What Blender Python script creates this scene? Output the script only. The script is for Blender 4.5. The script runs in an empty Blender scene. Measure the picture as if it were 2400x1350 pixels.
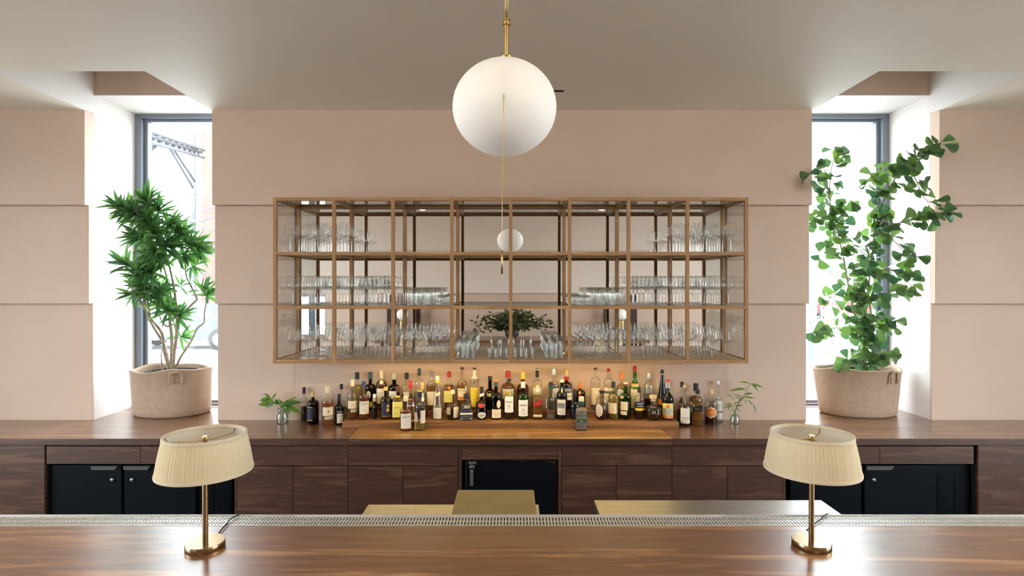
import bpy, bmesh, math, random
from math import sin, cos, pi, radians, atan2, asin, sqrt
from mathutils import Vector, Matrix, Quaternion

# ------------------------------------------------------------------ camera, sky, exposure
sc = bpy.context.scene
COL = sc.collection
F = 1320.0           # focal length in pixels of the 2400 px wide frame
HZ = 668.0           # horizon row
HC = 1.85            # camera height
cam_d = bpy.data.cameras.new('camera')
cam_d.sensor_width = 36.0
cam_d.lens = 36.0 * F / 2400.0
cam_d.shift_y = -(675.0 - HZ) / 2400.0
cam_d.clip_start = 0.05
cam_d.clip_end = 500
cam = bpy.data.objects.new('camera', cam_d)
COL.objects.link(cam)
cam.location = (0, 0, HC)
cam.rotation_euler = (pi / 2, 0, 0)
sc.camera = cam

SKY = 7.0
world = bpy.data.worlds.new('overcast_sky')
sc.world = world
world.use_nodes = True
wn = world.node_tree.nodes
wn['Background'].inputs[0].default_value = (0.86, 0.935, 1.0, 1)
wn['Background'].inputs[1].default_value = SKY

sc.view_settings.view_transform = 'Standard'
sc.view_settings.look = 'None'
sc.view_settings.gamma = 1.0
sc.view_settings.use_curve_mapping = False
sc.view_settings.exposure = 1.5
sc.cycles.use_denoising = True
sc.cycles.transparent_max_bounces = 36
sc.cycles.max_bounces = 9
sc.cycles.diffuse_bounces = 5
sc.cycles.glossy_bounces = 5
sc.cycles.transmission_bounces = 8
sc.cycles.caustics_reflective = False
sc.cycles.caustics_refractive = False
sc.cycles.sample_clamp_indirect = 8.0


def portal(loc, rot, sx, sy):
    """guides sampling of the sky through a real window opening (adds no light)"""
    l = bpy.data.lights.new('window_portal', 'AREA')
    l.shape = 'RECTANGLE'
    l.size = sx
    l.size_y = sy
    l.cycles.is_portal = True
    o = bpy.data.objects.new('window_portal', l)
    COL.objects.link(o)
    o.location = loc
    o.rotation_euler = rot
    return o

WD = 4.18            # depth of the front windows
for s in (-1, 1):
    portal((s * 2.38, WD + 0.09, 2.03), (-pi / 2, 0, 0), 0.84, 2.2)
    portal((s * 4.72, 1.2, 1.75), (0, s * pi / 2, 0), 1.8, 2.3)


def P(px, py, D):
    return Vector(((px - 1200) * D / F, D, HC - (py - HZ) * D / F))

# ------------------------------------------------------------------ mesh helpers
ORIG = {}


def finish(o, mat, parent):
    if mat is not None:
        o.data.materials.append(mat)
    COL.objects.link(o)
    if parent is not None:
        o.parent = parent
        ORIG[o.name] = ORIG.get(parent.name, Vector((0, 0, 0)))
    else:
        ORIG[o.name] = Vector((0, 0, 0))
    return o


def mk(name, verts, faces, mat, parent=None, smooth=False, local=False):
    """verts in world coordinates (or in the parent's when local)"""
    me = bpy.data.meshes.new(name)
    if parent is not None and not local:
        L = ORIG.get(parent.name, Vector((0, 0, 0)))
        verts = [(v[0] - L.x, v[1] - L.y, v[2] - L.z) for v in verts]
    me.from_pydata([tuple(v) for v in verts], [], faces)
    me.update()
    if smooth:
        me.polygons.foreach_set('use_smooth', [True] * len(me.polygons))
    return finish(bpy.data.objects.new(name, me), mat, parent)


def fix_normals(o):
    bm = bmesh.new()
    bm.from_mesh(o.data)
    bmesh.ops.recalc_face_normals(bm, faces=bm.faces)
    bm.to_mesh(o.data)
    bm.free()
    return o


def thing(name, loc, label, cat, group=None):
    o = bpy.data.objects.new(name, None)
    o.empty_display_size = 0.05
    COL.objects.link(o)
    o.location = loc
    ORIG[o.name] = Vector(loc)
    tag(o, label, cat, group)
    return o


def tag(o, label, cat, group=None):
    o['label'] = label
    o['category'] = cat
    if group:
        o['group'] = group
    return o


def struct(o):
    o['kind'] = 'structure'
    return o


def box(name, x0, x1, y0, y1, z0, z1, mat, parent=None, bevel=0.0, local=False):
    v = [(x, y, z) for x in (x0, x1) for y in (y0, y1) for z in (z0, z1)]
    f = [(0, 1, 3, 2), (4, 6, 7, 5), (0, 4, 5, 1), (2, 3, 7, 6), (0, 2, 6, 4), (1, 5, 7, 3)]
    o = mk(name, v, f, mat, parent, local=local)
    if bevel > 0:
        bm = bmesh.new()
        bm.from_mesh(o.data)
        bmesh.ops.bevel(bm, geom=list(bm.edges), offset=bevel, segments=2, profile=0.5, affect='EDGES')
        bm.to_mesh(o.data)
        bm.free()
    return o


def prism(name, outline, z0, z1, mat, parent=None):
    """outline: list of (x, y), extruded in z"""
    n = len(outline)
    v = [(x, y, z0) for x, y in outline] + [(x, y, z1) for x, y in outline]
    f = [tuple(range(n)), tuple(range(2 * n - 1, n - 1, -1))]
    f += [(i, (i + 1) % n, n + (i + 1) % n, n + i) for i in range(n)]
    return fix_normals(mk(name, v, f, mat, parent))


def sup(t, n):
    if n == 2:
        return 1.0
    return (abs(cos(t)) ** n + abs(sin(t)) ** n) ** (-1.0 / n)


def lathe_vf(profile, seg=20, n=2, cx=0, cy=0, cz=0, sx=1, sy=1, cap0=True, cap1=True):
    v, f = [], []
    for (r, z) in profile:
        for i in range(seg):
            t = 2 * pi * i / seg
            k = r * sup(t, n)
            v.append((cx + sx * k * cos(t), cy + sy * k * sin(t), cz + z))
    for j in range(len(profile) - 1):
        for i in range(seg):
            a, b = j * seg + i, j * seg + (i + 1) % seg
            f.append((a, b, b + seg, a + seg))
    if cap0:
        f.append(tuple(range(seg - 1, -1, -1)))
    if cap1:
        m = (len(profile) - 1) * seg
        f.append(tuple(range(m, m + seg)))
    return v, f


def lathe(name, profile, mat, parent=None, seg=20, n=2, at=(0, 0, 0), sx=1, sy=1,
          cap0=True, cap1=True, smooth=True, local=False):
    v, f = lathe_vf(profile, seg, n, at[0], at[1], at[2], sx, sy, cap0, cap1)
    o = mk(name, v, f, mat, parent, smooth, local)
    if smooth:
        for p in o.data.polygons:
            if len(p.vertices) > 4:
                p.use_smooth = False
        o.data.set_sharp_from_angle(angle=radians(50))
    return o


def tube_vf(pts, rad, seg=8, caps=True):
    pts = [Vector(p) for p in pts]
    if not isinstance(rad, (list, tuple)):
        rad = [rad] * len(pts)
    v, f = [], []
    up = Vector((0.13, 0.31, 0.94))
    for i, p in enumerate(pts):
        a = pts[max(i - 1, 0)]
        b = pts[min(i + 1, len(pts) - 1)]
        d = (b - a)
        d = d.normalized() if d.length > 1e-9 else Vector((0, 0, 1))
        if abs(d.dot(up)) > 0.97:
            up = Vector((0.9, 0.3, 0.1))
        u = d.cross(up).normalized()
        w = d.cross(u)
        up = w if w.dot(up) > 0 else -w
        u = d.cross(up).normalized()
        w = d.cross(u)
        for k in range(seg):
            t = 2 * pi * k / seg
            v.append(p + (u * cos(t) + w * sin(t)) * rad[i])
    for j in range(len(pts) - 1):
        for k in range(seg):
            a, b = j * seg + k, j * seg + (k + 1) % seg
            f.append((a, a + seg, b + seg, b))
    if caps:
        f.append(tuple(range(seg)))
        m = (len(pts) - 1) * seg
        f.append(tuple(range(m + seg - 1, m - 1, -1)))
    return v, f


def tube(name, pts, rad, mat, parent=None, seg=8, local=False):
    v, f = tube_vf(pts, rad, seg)
    return mk(name, v, f, mat, parent, True, local)


def smoothpath(pts, k=4):
    """Catmull-Rom through the points"""
    pts = [Vector(p) for p in pts]
    out = []
    for i in range(len(pts) - 1):
        p0, p1, p2, p3 = pts[max(i - 1, 0)], pts[i], pts[i + 1], pts[min(i + 2, len(pts) - 1)]
        for j in range(k):
            t = j / k
            out.append(0.5 * ((2 * p1) + (p2 - p0) * t + (2 * p0 - 5 * p1 + 4 * p2 - p3) * t * t
                              + (3 * p1 - p0 - 3 * p2 + p3) * t ** 3))
    out.append(pts[-1])
    return out


def merge(parts):
    V, Fc = [], []
    for v, f in parts:
        k = len(V)
        V += list(v)
        Fc += [tuple(i + k for i in q) for q in f]
    return V, Fc

# ------------------------------------------------------------------ materials


def new_mat(name):
    m = bpy.data.materials.new(name)
    m.use_nodes = True
    return m, m.node_tree.nodes, m.node_tree.links


def M(name, col, rough=0.5, metal=0.0, coat=0.0, trans=0.0, ior=1.45, emit=None, es=0.0, spec=0.5):
    m, n, l = new_mat(name)
    b = n['Principled BSDF']
    b.inputs['Base Color'].default_value = (*col, 1)
    b.inputs['Roughness'].default_value = rough
    b.inputs['Metallic'].default_value = metal
    b.inputs['Coat Weight'].default_value = coat
    b.inputs['Transmission Weight'].default_value = trans
    b.inputs['IOR'].default_value = ior
    b.inputs['Specular IOR Level'].default_value = spec
    if emit:
        b.inputs['Emission Color'].default_value = (*emit, 1)
        b.inputs['Emission Strength'].default_value = es
    return m


def wood(name, dark, mid, light, rough=0.4, axis=0, sc_=1.0, coat=0.0, bump=0.04):
    m, n, l = new_mat(name)
    b = n['Principled BSDF']
    tc = n.new('ShaderNodeTexCoord')
    oi = n.new('ShaderNodeObjectInfo')
    mul = n.new('ShaderNodeMath')
    mul.operation = 'MULTIPLY'
    mul.inputs[1].default_value = 37.0
    l.new(oi.outputs['Random'], mul.inputs[0])
    add = n.new('ShaderNodeVectorMath')
    add.operation = 'ADD'
    l.new(tc.outputs['Object'], add.inputs[0])
    l.new(mul.outputs[0], add.inputs[1])
    mp = n.new('ShaderNodeMapping')
    s = [9.0 * sc_] * 3
    s[axis] = 0.75 * sc_
    mp.inputs['Scale'].default_value = s
    l.new(add.outputs[0], mp.inputs['Vector'])
    n1 = n.new('ShaderNodeTexNoise')
    n1.inputs['Scale'].default_value = 1.5
    n1.inputs['Detail'].default_value = 7
    n1.inputs['Roughness'].default_value = 0.62
    n1.inputs['Distortion'].default_value = 1.3
    l.new(mp.outputs[0], n1.inputs['Vector'])
    mp2 = n.new('ShaderNodeMapping')
    s2 = [170.0] * 3
    s2[axis] = 4.0
    mp2.inputs['Scale'].default_value = s2
    l.new(add.outputs[0], mp2.inputs['Vector'])
    n2 = n.new('ShaderNodeTexNoise')
    n2.inputs['Scale'].default_value = 1.0
    n2.inputs['Detail'].default_value = 3
    l.new(mp2.outputs[0], n2.inputs['Vector'])
    wv = n.new('ShaderNodeMath')
    wv.operation = 'MULTIPLY'
    wv.inputs[1].default_value = 22.0
    l.new(n1.outputs['Fac'], wv.inputs[0])
    sn = n.new('ShaderNodeMath')
    sn.operation = 'SINE'
    l.new(wv.outputs[0], sn.inputs[0])
    ma = n.new('ShaderNodeMath')
    ma.operation = 'MULTIPLY_ADD'
    ma.inputs[1].default_value = 0.09
    l.new(sn.outputs[0], ma.inputs[0])
    l.new(n1.outputs['Fac'], ma.inputs[2])
    mb = n.new('ShaderNodeMath')
    mb.operation = 'MULTIPLY_ADD'
    mb.inputs[1].default_value = 0.22
    l.new(n2.outputs['Fac'], mb.inputs[0])
    sub = n.new('ShaderNodeMath')
    sub.operation = 'SUBTRACT'
    sub.inputs[1].default_value = 0.11
    l.new(ma.outputs[0], sub.inputs[0])
    l.new(sub.outputs[0], mb.inputs[2])
    cr = n.new('ShaderNodeValToRGB')
    e = cr.color_ramp.elements
    e[0].position = 0.30
    e[0].color = (*dark, 1)
    e[1].position = 0.74
    e[1].color = (*light, 1)
    x = e.new(0.5)
    x.color = (*mid, 1)
    l.new(mb.outputs[0], cr.inputs[0])
    l.new(cr.outputs[0], b.inputs['Base Color'])
    b.inputs['Roughness'].default_value = rough
    b.inputs['Coat Weight'].default_value = coat
    b.inputs['Coat Roughness'].default_value = 0.26
    b.inputs['Coat IOR'].default_value = 1.85
    bp = n.new('ShaderNodeBump')
    bp.inputs['Strength'].default_value = bump
    bp.inputs['Distance'].default_value = 0.002
    l.new(n2.outputs['Fac'], bp.inputs['Height'])
    l.new(bp.outputs[0], b.inputs['Normal'])
    return m


def noisy(name, c1, c2, scale, rough=0.8, bump=0.1, dist=0.002, detail=4, metal=0.0, stretch=(1, 1, 1), bscale=None, lo=0.35, hi=0.65):
    m, n, l = new_mat(name)
    b = n['Principled BSDF']
    tc = n.new('ShaderNodeTexCoord')
    mp = n.new('ShaderNodeMapping')
    mp.inputs['Scale'].default_value = stretch
    l.new(tc.outputs['Object'], mp.inputs[0])
    nz = n.new('ShaderNodeTexNoise')
    nz.inputs['Scale'].default_value = scale
    nz.inputs['Detail'].default_value = detail
    l.new(mp.outputs[0], nz.inputs['Vector'])
    cr = n.new('ShaderNodeValToRGB')
    cr.color_ramp.elements[0].position = lo
    cr.color_ramp.elements[1].position = hi
    cr.color_ramp.elements[0].color = (*c1, 1)
    cr.color_ramp.elements[1].color = (*c2, 1)
    l.new(nz.outputs['Fac'], cr.inputs[0])
    l.new(cr.outputs[0], b.inputs['Base Color'])
    b.inputs['Roughness'].default_value = rough
    b.inputs['Metallic'].default_value = metal
    if bump:
        nb = nz
        if bscale:
            nb = n.new('ShaderNodeTexNoise')
            nb.inputs['Scale'].default_value = bscale
            l.new(mp.outputs[0], nb.inputs['Vector'])
        bp = n.new('ShaderNodeBump')
        bp.inputs['Strength'].default_value = bump
        bp.inputs['Distance'].default_value = dist
        l.new(nb.outputs['Fac'], bp.inputs['Height'])
        l.new(bp.outputs[0], b.inputs['Normal'])
    return m


def thin_glass(name, tint=(1, 1, 1), edge=(0.6, 0.62, 0.6), refl=0.05, grow=0.85, power=3.0, rough=0.02):
    """thin-walled clear glass: see-through face on, reflective and denser at grazing angles"""
    m, n, l = new_mat(name)
    n.remove(n['Principled BSDF'])
    out = n['Material Output']
    lw = n.new('ShaderNodeLayerWeight')
    lw.inputs['Blend'].default_value = 0.5
    pw = n.new('ShaderNodeMath')
    pw.operation = 'POWER'
    pw.inputs[1].default_value = power
    l.new(lw.outputs['Facing'], pw.inputs[0])
    ma = n.new('ShaderNodeMath')
    ma.operation = 'MULTIPLY_ADD'
    ma.inputs[1].default_value = grow
    ma.inputs[2].default_value = refl
    ma.use_clamp = True
    l.new(pw.outputs[0], ma.inputs[0])
    mixc = n.new('ShaderNodeMix')
    mixc.data_type = 'RGBA'
    mixc.inputs[6].default_value = (*tint, 1)
    mixc.inputs[7].default_value = (*edge, 1)
    l.new(pw.outputs[0], mixc.inputs[0])
    tr = n.new('ShaderNodeBsdfTransparent')
    l.new(mixc.outputs[2], tr.inputs[0])
    gl = n.new('ShaderNodeBsdfGlossy')
    gl.inputs['Roughness'].default_value = rough
    mx = n.new('ShaderNodeMixShader')
    l.new(ma.outputs[0], mx.inputs[0])
    l.new(tr.outputs[0], mx.inputs[1])
    l.new(gl.outputs[0], mx.inputs[2])
    l.new(mx.outputs[0], out.inputs['Surface'])
    return m


def leaf_mat(name, c1, c2, trans=0.35, rough=0.35):
    m, n, l = new_mat(name)
    b = n['Principled BSDF']
    out = n['Material Output']
    oi = n.new('ShaderNodeObjectInfo')
    geo = n.new('ShaderNodeNewGeometry')
    ad = n.new('ShaderNodeMath')
    ad.operation = 'ADD'
    l.new(oi.outputs['Random'], ad.inputs[0])
    l.new(geo.outputs['Random Per Island'], ad.inputs[1])
    fr = n.new('ShaderNodeMath')
    fr.operation = 'FRACT'
    l.new(ad.outputs[0], fr.inputs[0])
    mixc = n.new('ShaderNodeMix')
    mixc.data_type = 'RGBA'
    mixc.inputs[6].default_value = (*c1, 1)
    mixc.inputs[7].default_value = (*c2, 1)
    l.new(fr.outputs[0], mixc.inputs[0])
    l.new(mixc.outputs[2], b.inputs['Base Color'])
    b.inputs['Roughness'].default_value = rough
    tr = n.new('ShaderNodeBsdfTranslucent')
    hs = n.new('ShaderNodeHueSaturation')
    hs.inputs['Hue'].default_value = 0.485
    hs.inputs['Saturation'].default_value = 1.15
    hs.inputs['Value'].default_value = 1.7
    l.new(mixc.outputs[2], hs.inputs['Color'])
    l.new(hs.outputs[0], tr.inputs[0])
    mx = n.new('ShaderNodeMixShader')
    mx.inputs[0].default_value = trans
    l.new(b.outputs[0], mx.inputs[1])
    l.new(tr.outputs[0], mx.inputs[2])
    l.new(mx.outputs[0], out.inputs['Surface'])
    return m


def cloth_shade(name, col, trans=0.4):
    m, n, l = new_mat(name)
    b = n['Principled BSDF']
    out = n['Material Output']
    b.inputs['Base Color'].default_value = (*col, 1)
    b.inputs['Roughness'].default_value = 0.9
    b.inputs['Specular IOR Level'].default_value = 0.15
    tr = n.new('ShaderNodeBsdfTranslucent')
    tr.inputs[0].default_value = (*col, 1)
    mx = n.new('ShaderNodeMixShader')
    mx.inputs[0].default_value = trans
    l.new(b.outputs[0], mx.inputs[1])
    l.new(tr.outputs[0], mx.inputs[2])
    l.new(mx.outputs[0], out.inputs['Surface'])
    return m


PINK = noisy('pink_plaster', (0.635, 0.473, 0.372), (0.66, 0.495, 0.392), 3.0, 0.75, 0.05, 0.001, bscale=120)
PALE = noisy('pale_pink_plaster', (0.70, 0.655, 0.625), (0.72, 0.675, 0.645), 2.0, 0.7, 0.04, 0.001, bscale=120)
BACKP = noisy('rear_wall_plaster', (0.80, 0.685, 0.60), (0.82, 0.705, 0.62), 2.0, 0.75, 0.04, 0.001, bscale=120)
CEIL = noisy('ceiling_paint', (0.85, 0.775, 0.665), (0.87, 0.795, 0.685), 1.5, 0.55, 0.03, 0.001, bscale=90)
FLOOR = noisy('dark_floor', (0.10, 0.09, 0.08), (0.16, 0.14, 0.12), 4.0, 0.45, 0.05)
WAL_D = wood('dark_walnut', (0.046, 0.019, 0.012), (0.090, 0.040, 0.024), (0.135, 0.064, 0.038), 0.45, 0, 1.5)
WAL_M = wood('walnut_top', (0.105, 0.042, 0.018), (0.21, 0.090, 0.040), (0.35, 0.170, 0.078), 0.30, 0, 0.8, coat=0.7)
WAL_B = wood('walnut_bar', (0.095, 0.034, 0.012), (0.27, 0.110, 0.042), (0.50, 0.245, 0.10), 0.34, 0, 0.55, coat=0.85)
WAL_S = wood('step_walnut', (0.13, 0.055, 0.020), (0.27, 0.125, 0.050), (0.42, 0.22, 0.09), 0.34, 0, 0.8, coat=0.1)
WAL_L = wood('glow_tinted_walnut', (0.19, 0.090, 0.026), (0.38, 0.20, 0.066), (0.55, 0.32, 0.12), 0.32, 0, 0.8, coat=0.2)  # lighter wood, with the light strip's warm glow partly put into the colour
OAKX = wood('oak_rail', (0.30, 0.150, 0.060), (0.40, 0.215, 0.092), (0.48, 0.275, 0.125), 0.5, 0, 1.4)
OAKY = wood('oak_depth_rail', (0.30, 0.150, 0.060), (0.40, 0.215, 0.092), (0.48, 0.275, 0.125), 0.5, 1, 1.4)
OAKZ = wood('oak_post', (0.30, 0.150, 0.060), (0.40, 0.215, 0.092), (0.48, 0.275, 0.125), 0.5, 2, 1.4)
OAKS = wood('oak_shelf', (0.62, 0.42, 0.22), (0.70, 0.49, 0.27), (0.76, 0.55, 0.32), 0.45, 0, 0.9)
MIRROR = M('mirror', (0.96, 0.945, 0.915), 0.0, 1.0)
PANE = thin_glass('pane_glass', (0.97, 0.985, 0.98), (0.75, 0.8, 0.78), 0.06, 0.75, 3.5, 0.0)
SHELFG = thin_glass('shelf_glass', (0.95, 0.97, 0.955), (0.80, 0.86, 0.82), 0.04, 0.45, 3.0, 0.02)
WINE = thin_glass('stemware_glass', (0.998, 0.998, 0.997), (0.93, 0.93, 0.92), 0.015, 0.36, 3.2, 0.05)
STEM = thin_glass('stem_glass', (0.97, 0.97, 0.96), (0.85, 0.85, 0.83), 0.16, 0.5, 1.6, 0.08)
TUMB = thin_glass('tumbler_glass', (0.995, 0.997, 0.995), (0.955, 0.965, 0.955), 0.03, 0.42, 2.4, 0.08)
WFRAME = M('window_frame_metal', (0.22, 0.25, 0.30), 0.4, 0.3)
STEEL = noisy('brushed_steel', (0.42, 0.42, 0.40), (0.50, 0.50, 0.48), 6.0, 0.36, 0.02, 0.0005, metal=0.9, stretch=(1, 12, 12))
STEELR = noisy('rail_steel', (0.66, 0.64, 0.60), (0.73, 0.71, 0.67), 6.0, 0.42, 0.0, metal=0.55, stretch=(1, 12, 12))
OLIVE = noisy('olive_board', (0.23, 0.165, 0.065), (0.27, 0.195, 0.08), 9.0, 0.5, 0.02)
BLACK = M('black_enamel', (0.004, 0.0055, 0.008), 0.5, spec=0.12)
BLACKG = M('black_gap', (0.006, 0.006, 0.007), 0.7)
GREYH = M('grey_plastic', (0.10, 0.105, 0.105), 0.5)
CHROME = M('chrome', (0.75, 0.75, 0.74), 0.15, 1.0)
BRASS = M('brass', (0.62, 0.42, 0.17), 0.28, 1.0)
BRASSA = M('aged_brass', (0.36, 0.25, 0.135), 0.26, 1.0)
SHADE = cloth_shade('pleated_shade', (0.95, 0.85, 0.63), 0.45)
SHADEI = cloth_shade('shade_lining', (0.85, 0.83, 0.78), 0.3)
TRIM = cloth_shade('shade_trim', (0.84, 0.74, 0.56), 0.15)
OPAL = M('opal_glass', (0.86, 0.85, 0.82), 0.55, 0, emit=(1.0, 0.95, 0.88), es=0.06)
LED = M('warm_led', (1, 0.9, 0.7), 0.5, emit=(1.0, 0.70, 0.25), es=14.0)
FELT = noisy('felt_pot', (0.43, 0.30, 0.21), (0.475, 0.34, 0.245), 35.0, 0.95, 0.25, 0.002, bscale=300)
SOIL = noisy('soil', (0.03, 0.02, 0.012), (0.07, 0.05, 0.03), 40.0, 0.95, 0.6, 0.01)
BLACKP = M('black_plastic', (0.03, 0.032, 0.035), 0.45)
BARK = noisy('pale_bark', (0.30, 0.235, 0.165), (0.46, 0.38, 0.29), 30.0, 0.85, 0.3, 0.002)
TWIG = noisy('brown_twig', (0.16, 0.085, 0.045), (0.25, 0.15, 0.085), 40.0, 0.8, 0.2, 0.001)
DRAC = leaf_mat('dracaena_leaf', (0.035, 0.105, 0.045), (0.12, 0.26, 0.075), 0.40)
FICUS = leaf_mat('ficus_leaf', (0.042, 0.10, 0.052), (0.115, 0.21, 0.055), 0.33, 0.28)
SPRIG = leaf_mat('sprig_leaf', (0.07, 0.16, 0.03), (0.17, 0.30, 0.055), 0.35)
BOUQ = leaf_mat('bouquet_leaf', (0.025, 0.07, 0.015), (0.10, 0.10, 0.035), 0.25)
CORD = M('black_cord', (0.015, 0.015, 0.016), 0.5)
BERRY = M('green_berries', (0.25, 0.32, 0.10), 0.5)
WATER = thin_glass('vase_glass', (0.9, 0.93, 0.9), (0.6, 0.66, 0.6), 0.07, 0.8, 2.0, 0.03)

# ------------------------------------------------------------------ room shell
ZC = HC + 1.1455         # ceiling
ZN = HC + 1.273          # head of the window niches
DW1, DW2, DW3 = 3.688, 3.724, 3.76   # upper, middle, lower panel faces
NX0, NX1 = 1.965, 2.80   # niche sides
RX = 4.6                 # side walls
BY = -1.10               # rear wall
ZTOP = 3.75
ZJ1 = HC + 0.525
ZJ2 = HC - 0.124
ZCT = HC - 0.9006        # back counter top

struct(box('floor', -RX - .3, RX + .3, BY - .3, 4.3, -0.2, 0, FLOOR))
# ceiling with the two light pockets in front of the windows
ceil_slabs = [(-RX - .3, RX + .3, BY - .3, 3.018), (-NX0, NX0, 3.018, 3.80), (-RX - .3, -NX1, 3.018, DW3 + .012), (NX1, RX + .3, 3.018, DW3 + .012)]
cv = merge([([(x, y, z) for x in (a, b) for y in (c, d) for z in (ZC, ZC + .75)],
             [(0, 1, 3, 2), (4, 6, 7, 5), (0, 4, 5, 1), (2, 3, 7, 6), (0, 2, 6, 4), (1, 5, 7, 3)]) for a, b, c, d in ceil_slabs])
ceiling = struct(mk('ceiling', cv[0], cv[1], CEIL))
for s, nm in ((-1, 'left'), (1, 'right')):
    a, b = sorted((s * NX0, s * NX1))
    # pocket lining (pink) over the niche
    pv = []
    for (x0, x1, y0, y1, z0, z1) in ((a, b, DW3 + .01, WD + .2, ZN, ZTOP),            # header over the window niche
                                     (a, b, 3.018, DW3 + .2, ZC + .70, ZC + .76)):   # pocket lid
        pv.append(([(x, y, z) for x in (x0, x1) for y in (y0, y1) for z in (z0, z1)],
                   [(0, 1, 3, 2), (4, 6, 7, 5), (0, 4, 5, 1), (2, 3, 7, 6), (0, 2, 6, 4), (1, 5, 7, 3)]))
    v, f = merge(pv)
    struct(mk('trim_1' if s < 0 else 'trim_2', v, f, PINK))
    struct(box('trim_12' if s < 0 else 'trim_13', a, b, DW3 + .0105, WD + .1, ZN - .004, ZN - .0002, PALE))
    # thin plaster on the pocket's outer cheek
    xo = s * NX1
    x0, x1 = sorted((xo, xo - s * 0.004))
    struct(box('trim_3' if s < 0 else 'trim_4', x0, x1, 3.02, DW3 + .0118, ZC + .001, ZC + .70, PALE))
    x0, x1 = sorted((s * NX0, s * (NX0 + 0.004)))
    struct(box('trim_5' if s < 0 else 'trim_6', x0, x1, 3.02, DW3 + .0118, ZC + .001, ZC + .70, PALE))

wall_front = struct(box('wall_front', -NX0, NX0, DW3 + .012, 4.34, 0, ZC + .02, PALE))
for (z0, z1, d) in ((0, ZJ2, DW3), (ZJ2, ZJ1, DW2), (ZJ1, ZC + .01, DW1)):
    if d == DW2:      # the hanging cabinet's mirror is let in between these two
        for xa, xb in ((-NX0, -1.4375), (1.4225, NX0)):
            box('panel', xa, xb, d, DW3 + .012, z0, z1 - .0005, PINK, wall_front, 0.003)
    else:
        box('panel', -NX0, NX0, d, DW3 + .012, z0, z1 - .0005, PINK, wall_front, 0.003)
for s, nm in ((-1, 'wall_front_left'), (1, 'wall_front_right')):
    a, b = sorted((s * NX1, s * (RX + .3)))
    w = struct(box(nm, a, b, DW3 + .012, 4.34, 0, ZTOP, PALE))
    for (z0, z1, d) in ((0, ZJ2, DW3), (ZJ2, ZJ1, DW2), (ZJ1, ZC + .01, DW1)):
        box('panel', a, b, d, DW3 + .012, z0, z1 - .0005, PINK, w, 0.003)
    # sill wall below the niche
    a, b = sorted((s * NX0, s * NX1))
    struct(box('wall_sill_' + ('left' if s < 0 else 'right'), a, b, 3.9, 4.34, 0, ZCT - .04, PALE))

# front windows
for s, nm in ((-1, 'window_1'), (1, 'window_2')):
    a, b = sorted((s * NX0, s * (NX1 + 0.0)))
    w = bpy.data.objects.new(nm, None)
    COL.objects.link(w)
    w.location = (s * 2.38, WD, ZCT)
    ORIG[nm] = Vector(w.location)
    struct(w)
    z0, z1 = ZCT + .002, ZN
    fw = 0.05
    for (x0, x1, q0, q1) in ((a, a + fw, z0, z1), (b - fw, b, z0, z1), (a + fw, b - fw, z1 - .035, z1), (a + fw, b - fw, z0, z0 + .02)):
        box('window_frame', x0, x1, WD, WD + .045, q0, q1, WFRAME, w, 0.002)
    for (x0, x1, q0, q1) in ((a + fw, a + fw + .028, z0 + .02, z1 - .035), (b - fw - .028, b - fw, z0 + .02, z1 - .035),
                             (a + fw + .028, b - fw - .028, z1 - .055, z1 - .035), (a + fw + .028, b - fw - .028, z0 + .02, z0 + .04)):
        box('glazing_bead', x0, x1, WD + .03, WD + .075, q0, q1, WFRAME, w, 0.002)
    box('window_pane', a + fw + .02, b - fw - .02, WD + .055, WD + .061, z0 + .03, z1 - .045, PANE, w)

WY0, WY1, WZ0, WZ1 = .05, 2.35, .85, 2.65
# side walls with the room's big windows (outside the picture, they light the room)
for s, nm, wn_ in ((-1, 'wall_left', 'window_3'), (1, 'wall_right', 'window_4')):
    x0, x1 = sorted((s * RX, s * (RX + .3)))
    parts = []
    for (y0, y1, z0, z1) in ((BY - .3, WY0, 0, ZTOP), (WY1, 4.34, 0, ZTOP), (WY0, WY1, 0, WZ0), (WY0, WY1, WZ1, ZTOP)):
        parts.append(([(x, y, z) for x in (x0, x1) for y in (y0, y1) for z in (z0, z1)],
                      [(0, 1, 3, 2), (4, 6, 7, 5), (0, 4, 5, 1), (2, 3, 7, 6), (0, 2, 6, 4), (1, 5, 7, 3)]))
    v, f = merge(parts)
    struct(mk(nm, v, f, PALE))
    w = bpy.data.objects.new(wn_, None)
    COL.objects.link(w)
    w.location = (s * (RX + .1), 1.2, WZ0)
    ORIG[wn_] = Vector(w.location)
    struct(w)
    xa, xb = sorted((s * (RX + .08), s * (RX + .13)))
    for (y0, y1, z0, z1) in ((WY0, WY0 + .05, WZ0, WZ1), (WY1 - .05, WY1, WZ0, WZ1), (WY0 + .05, WY1 - .05, WZ0, WZ0 + .05), (WY0 + .05, WY1 - .05, WZ1 - .05, WZ1), (1.175, 1.225, WZ0 + .05, WZ1 - .05)):
        box('window_frame', xa, xb, y0, y1, z0, z1, WFRAME, w)
    for (y0, y1) in ((WY0 + .05, 1.175), (1.225, WY1 - .05)):
        box('window_pane', s * (RX + .1), s * (RX + .106), y0, y1, WZ0 + .05, WZ1 - .05, PANE, w)

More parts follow.
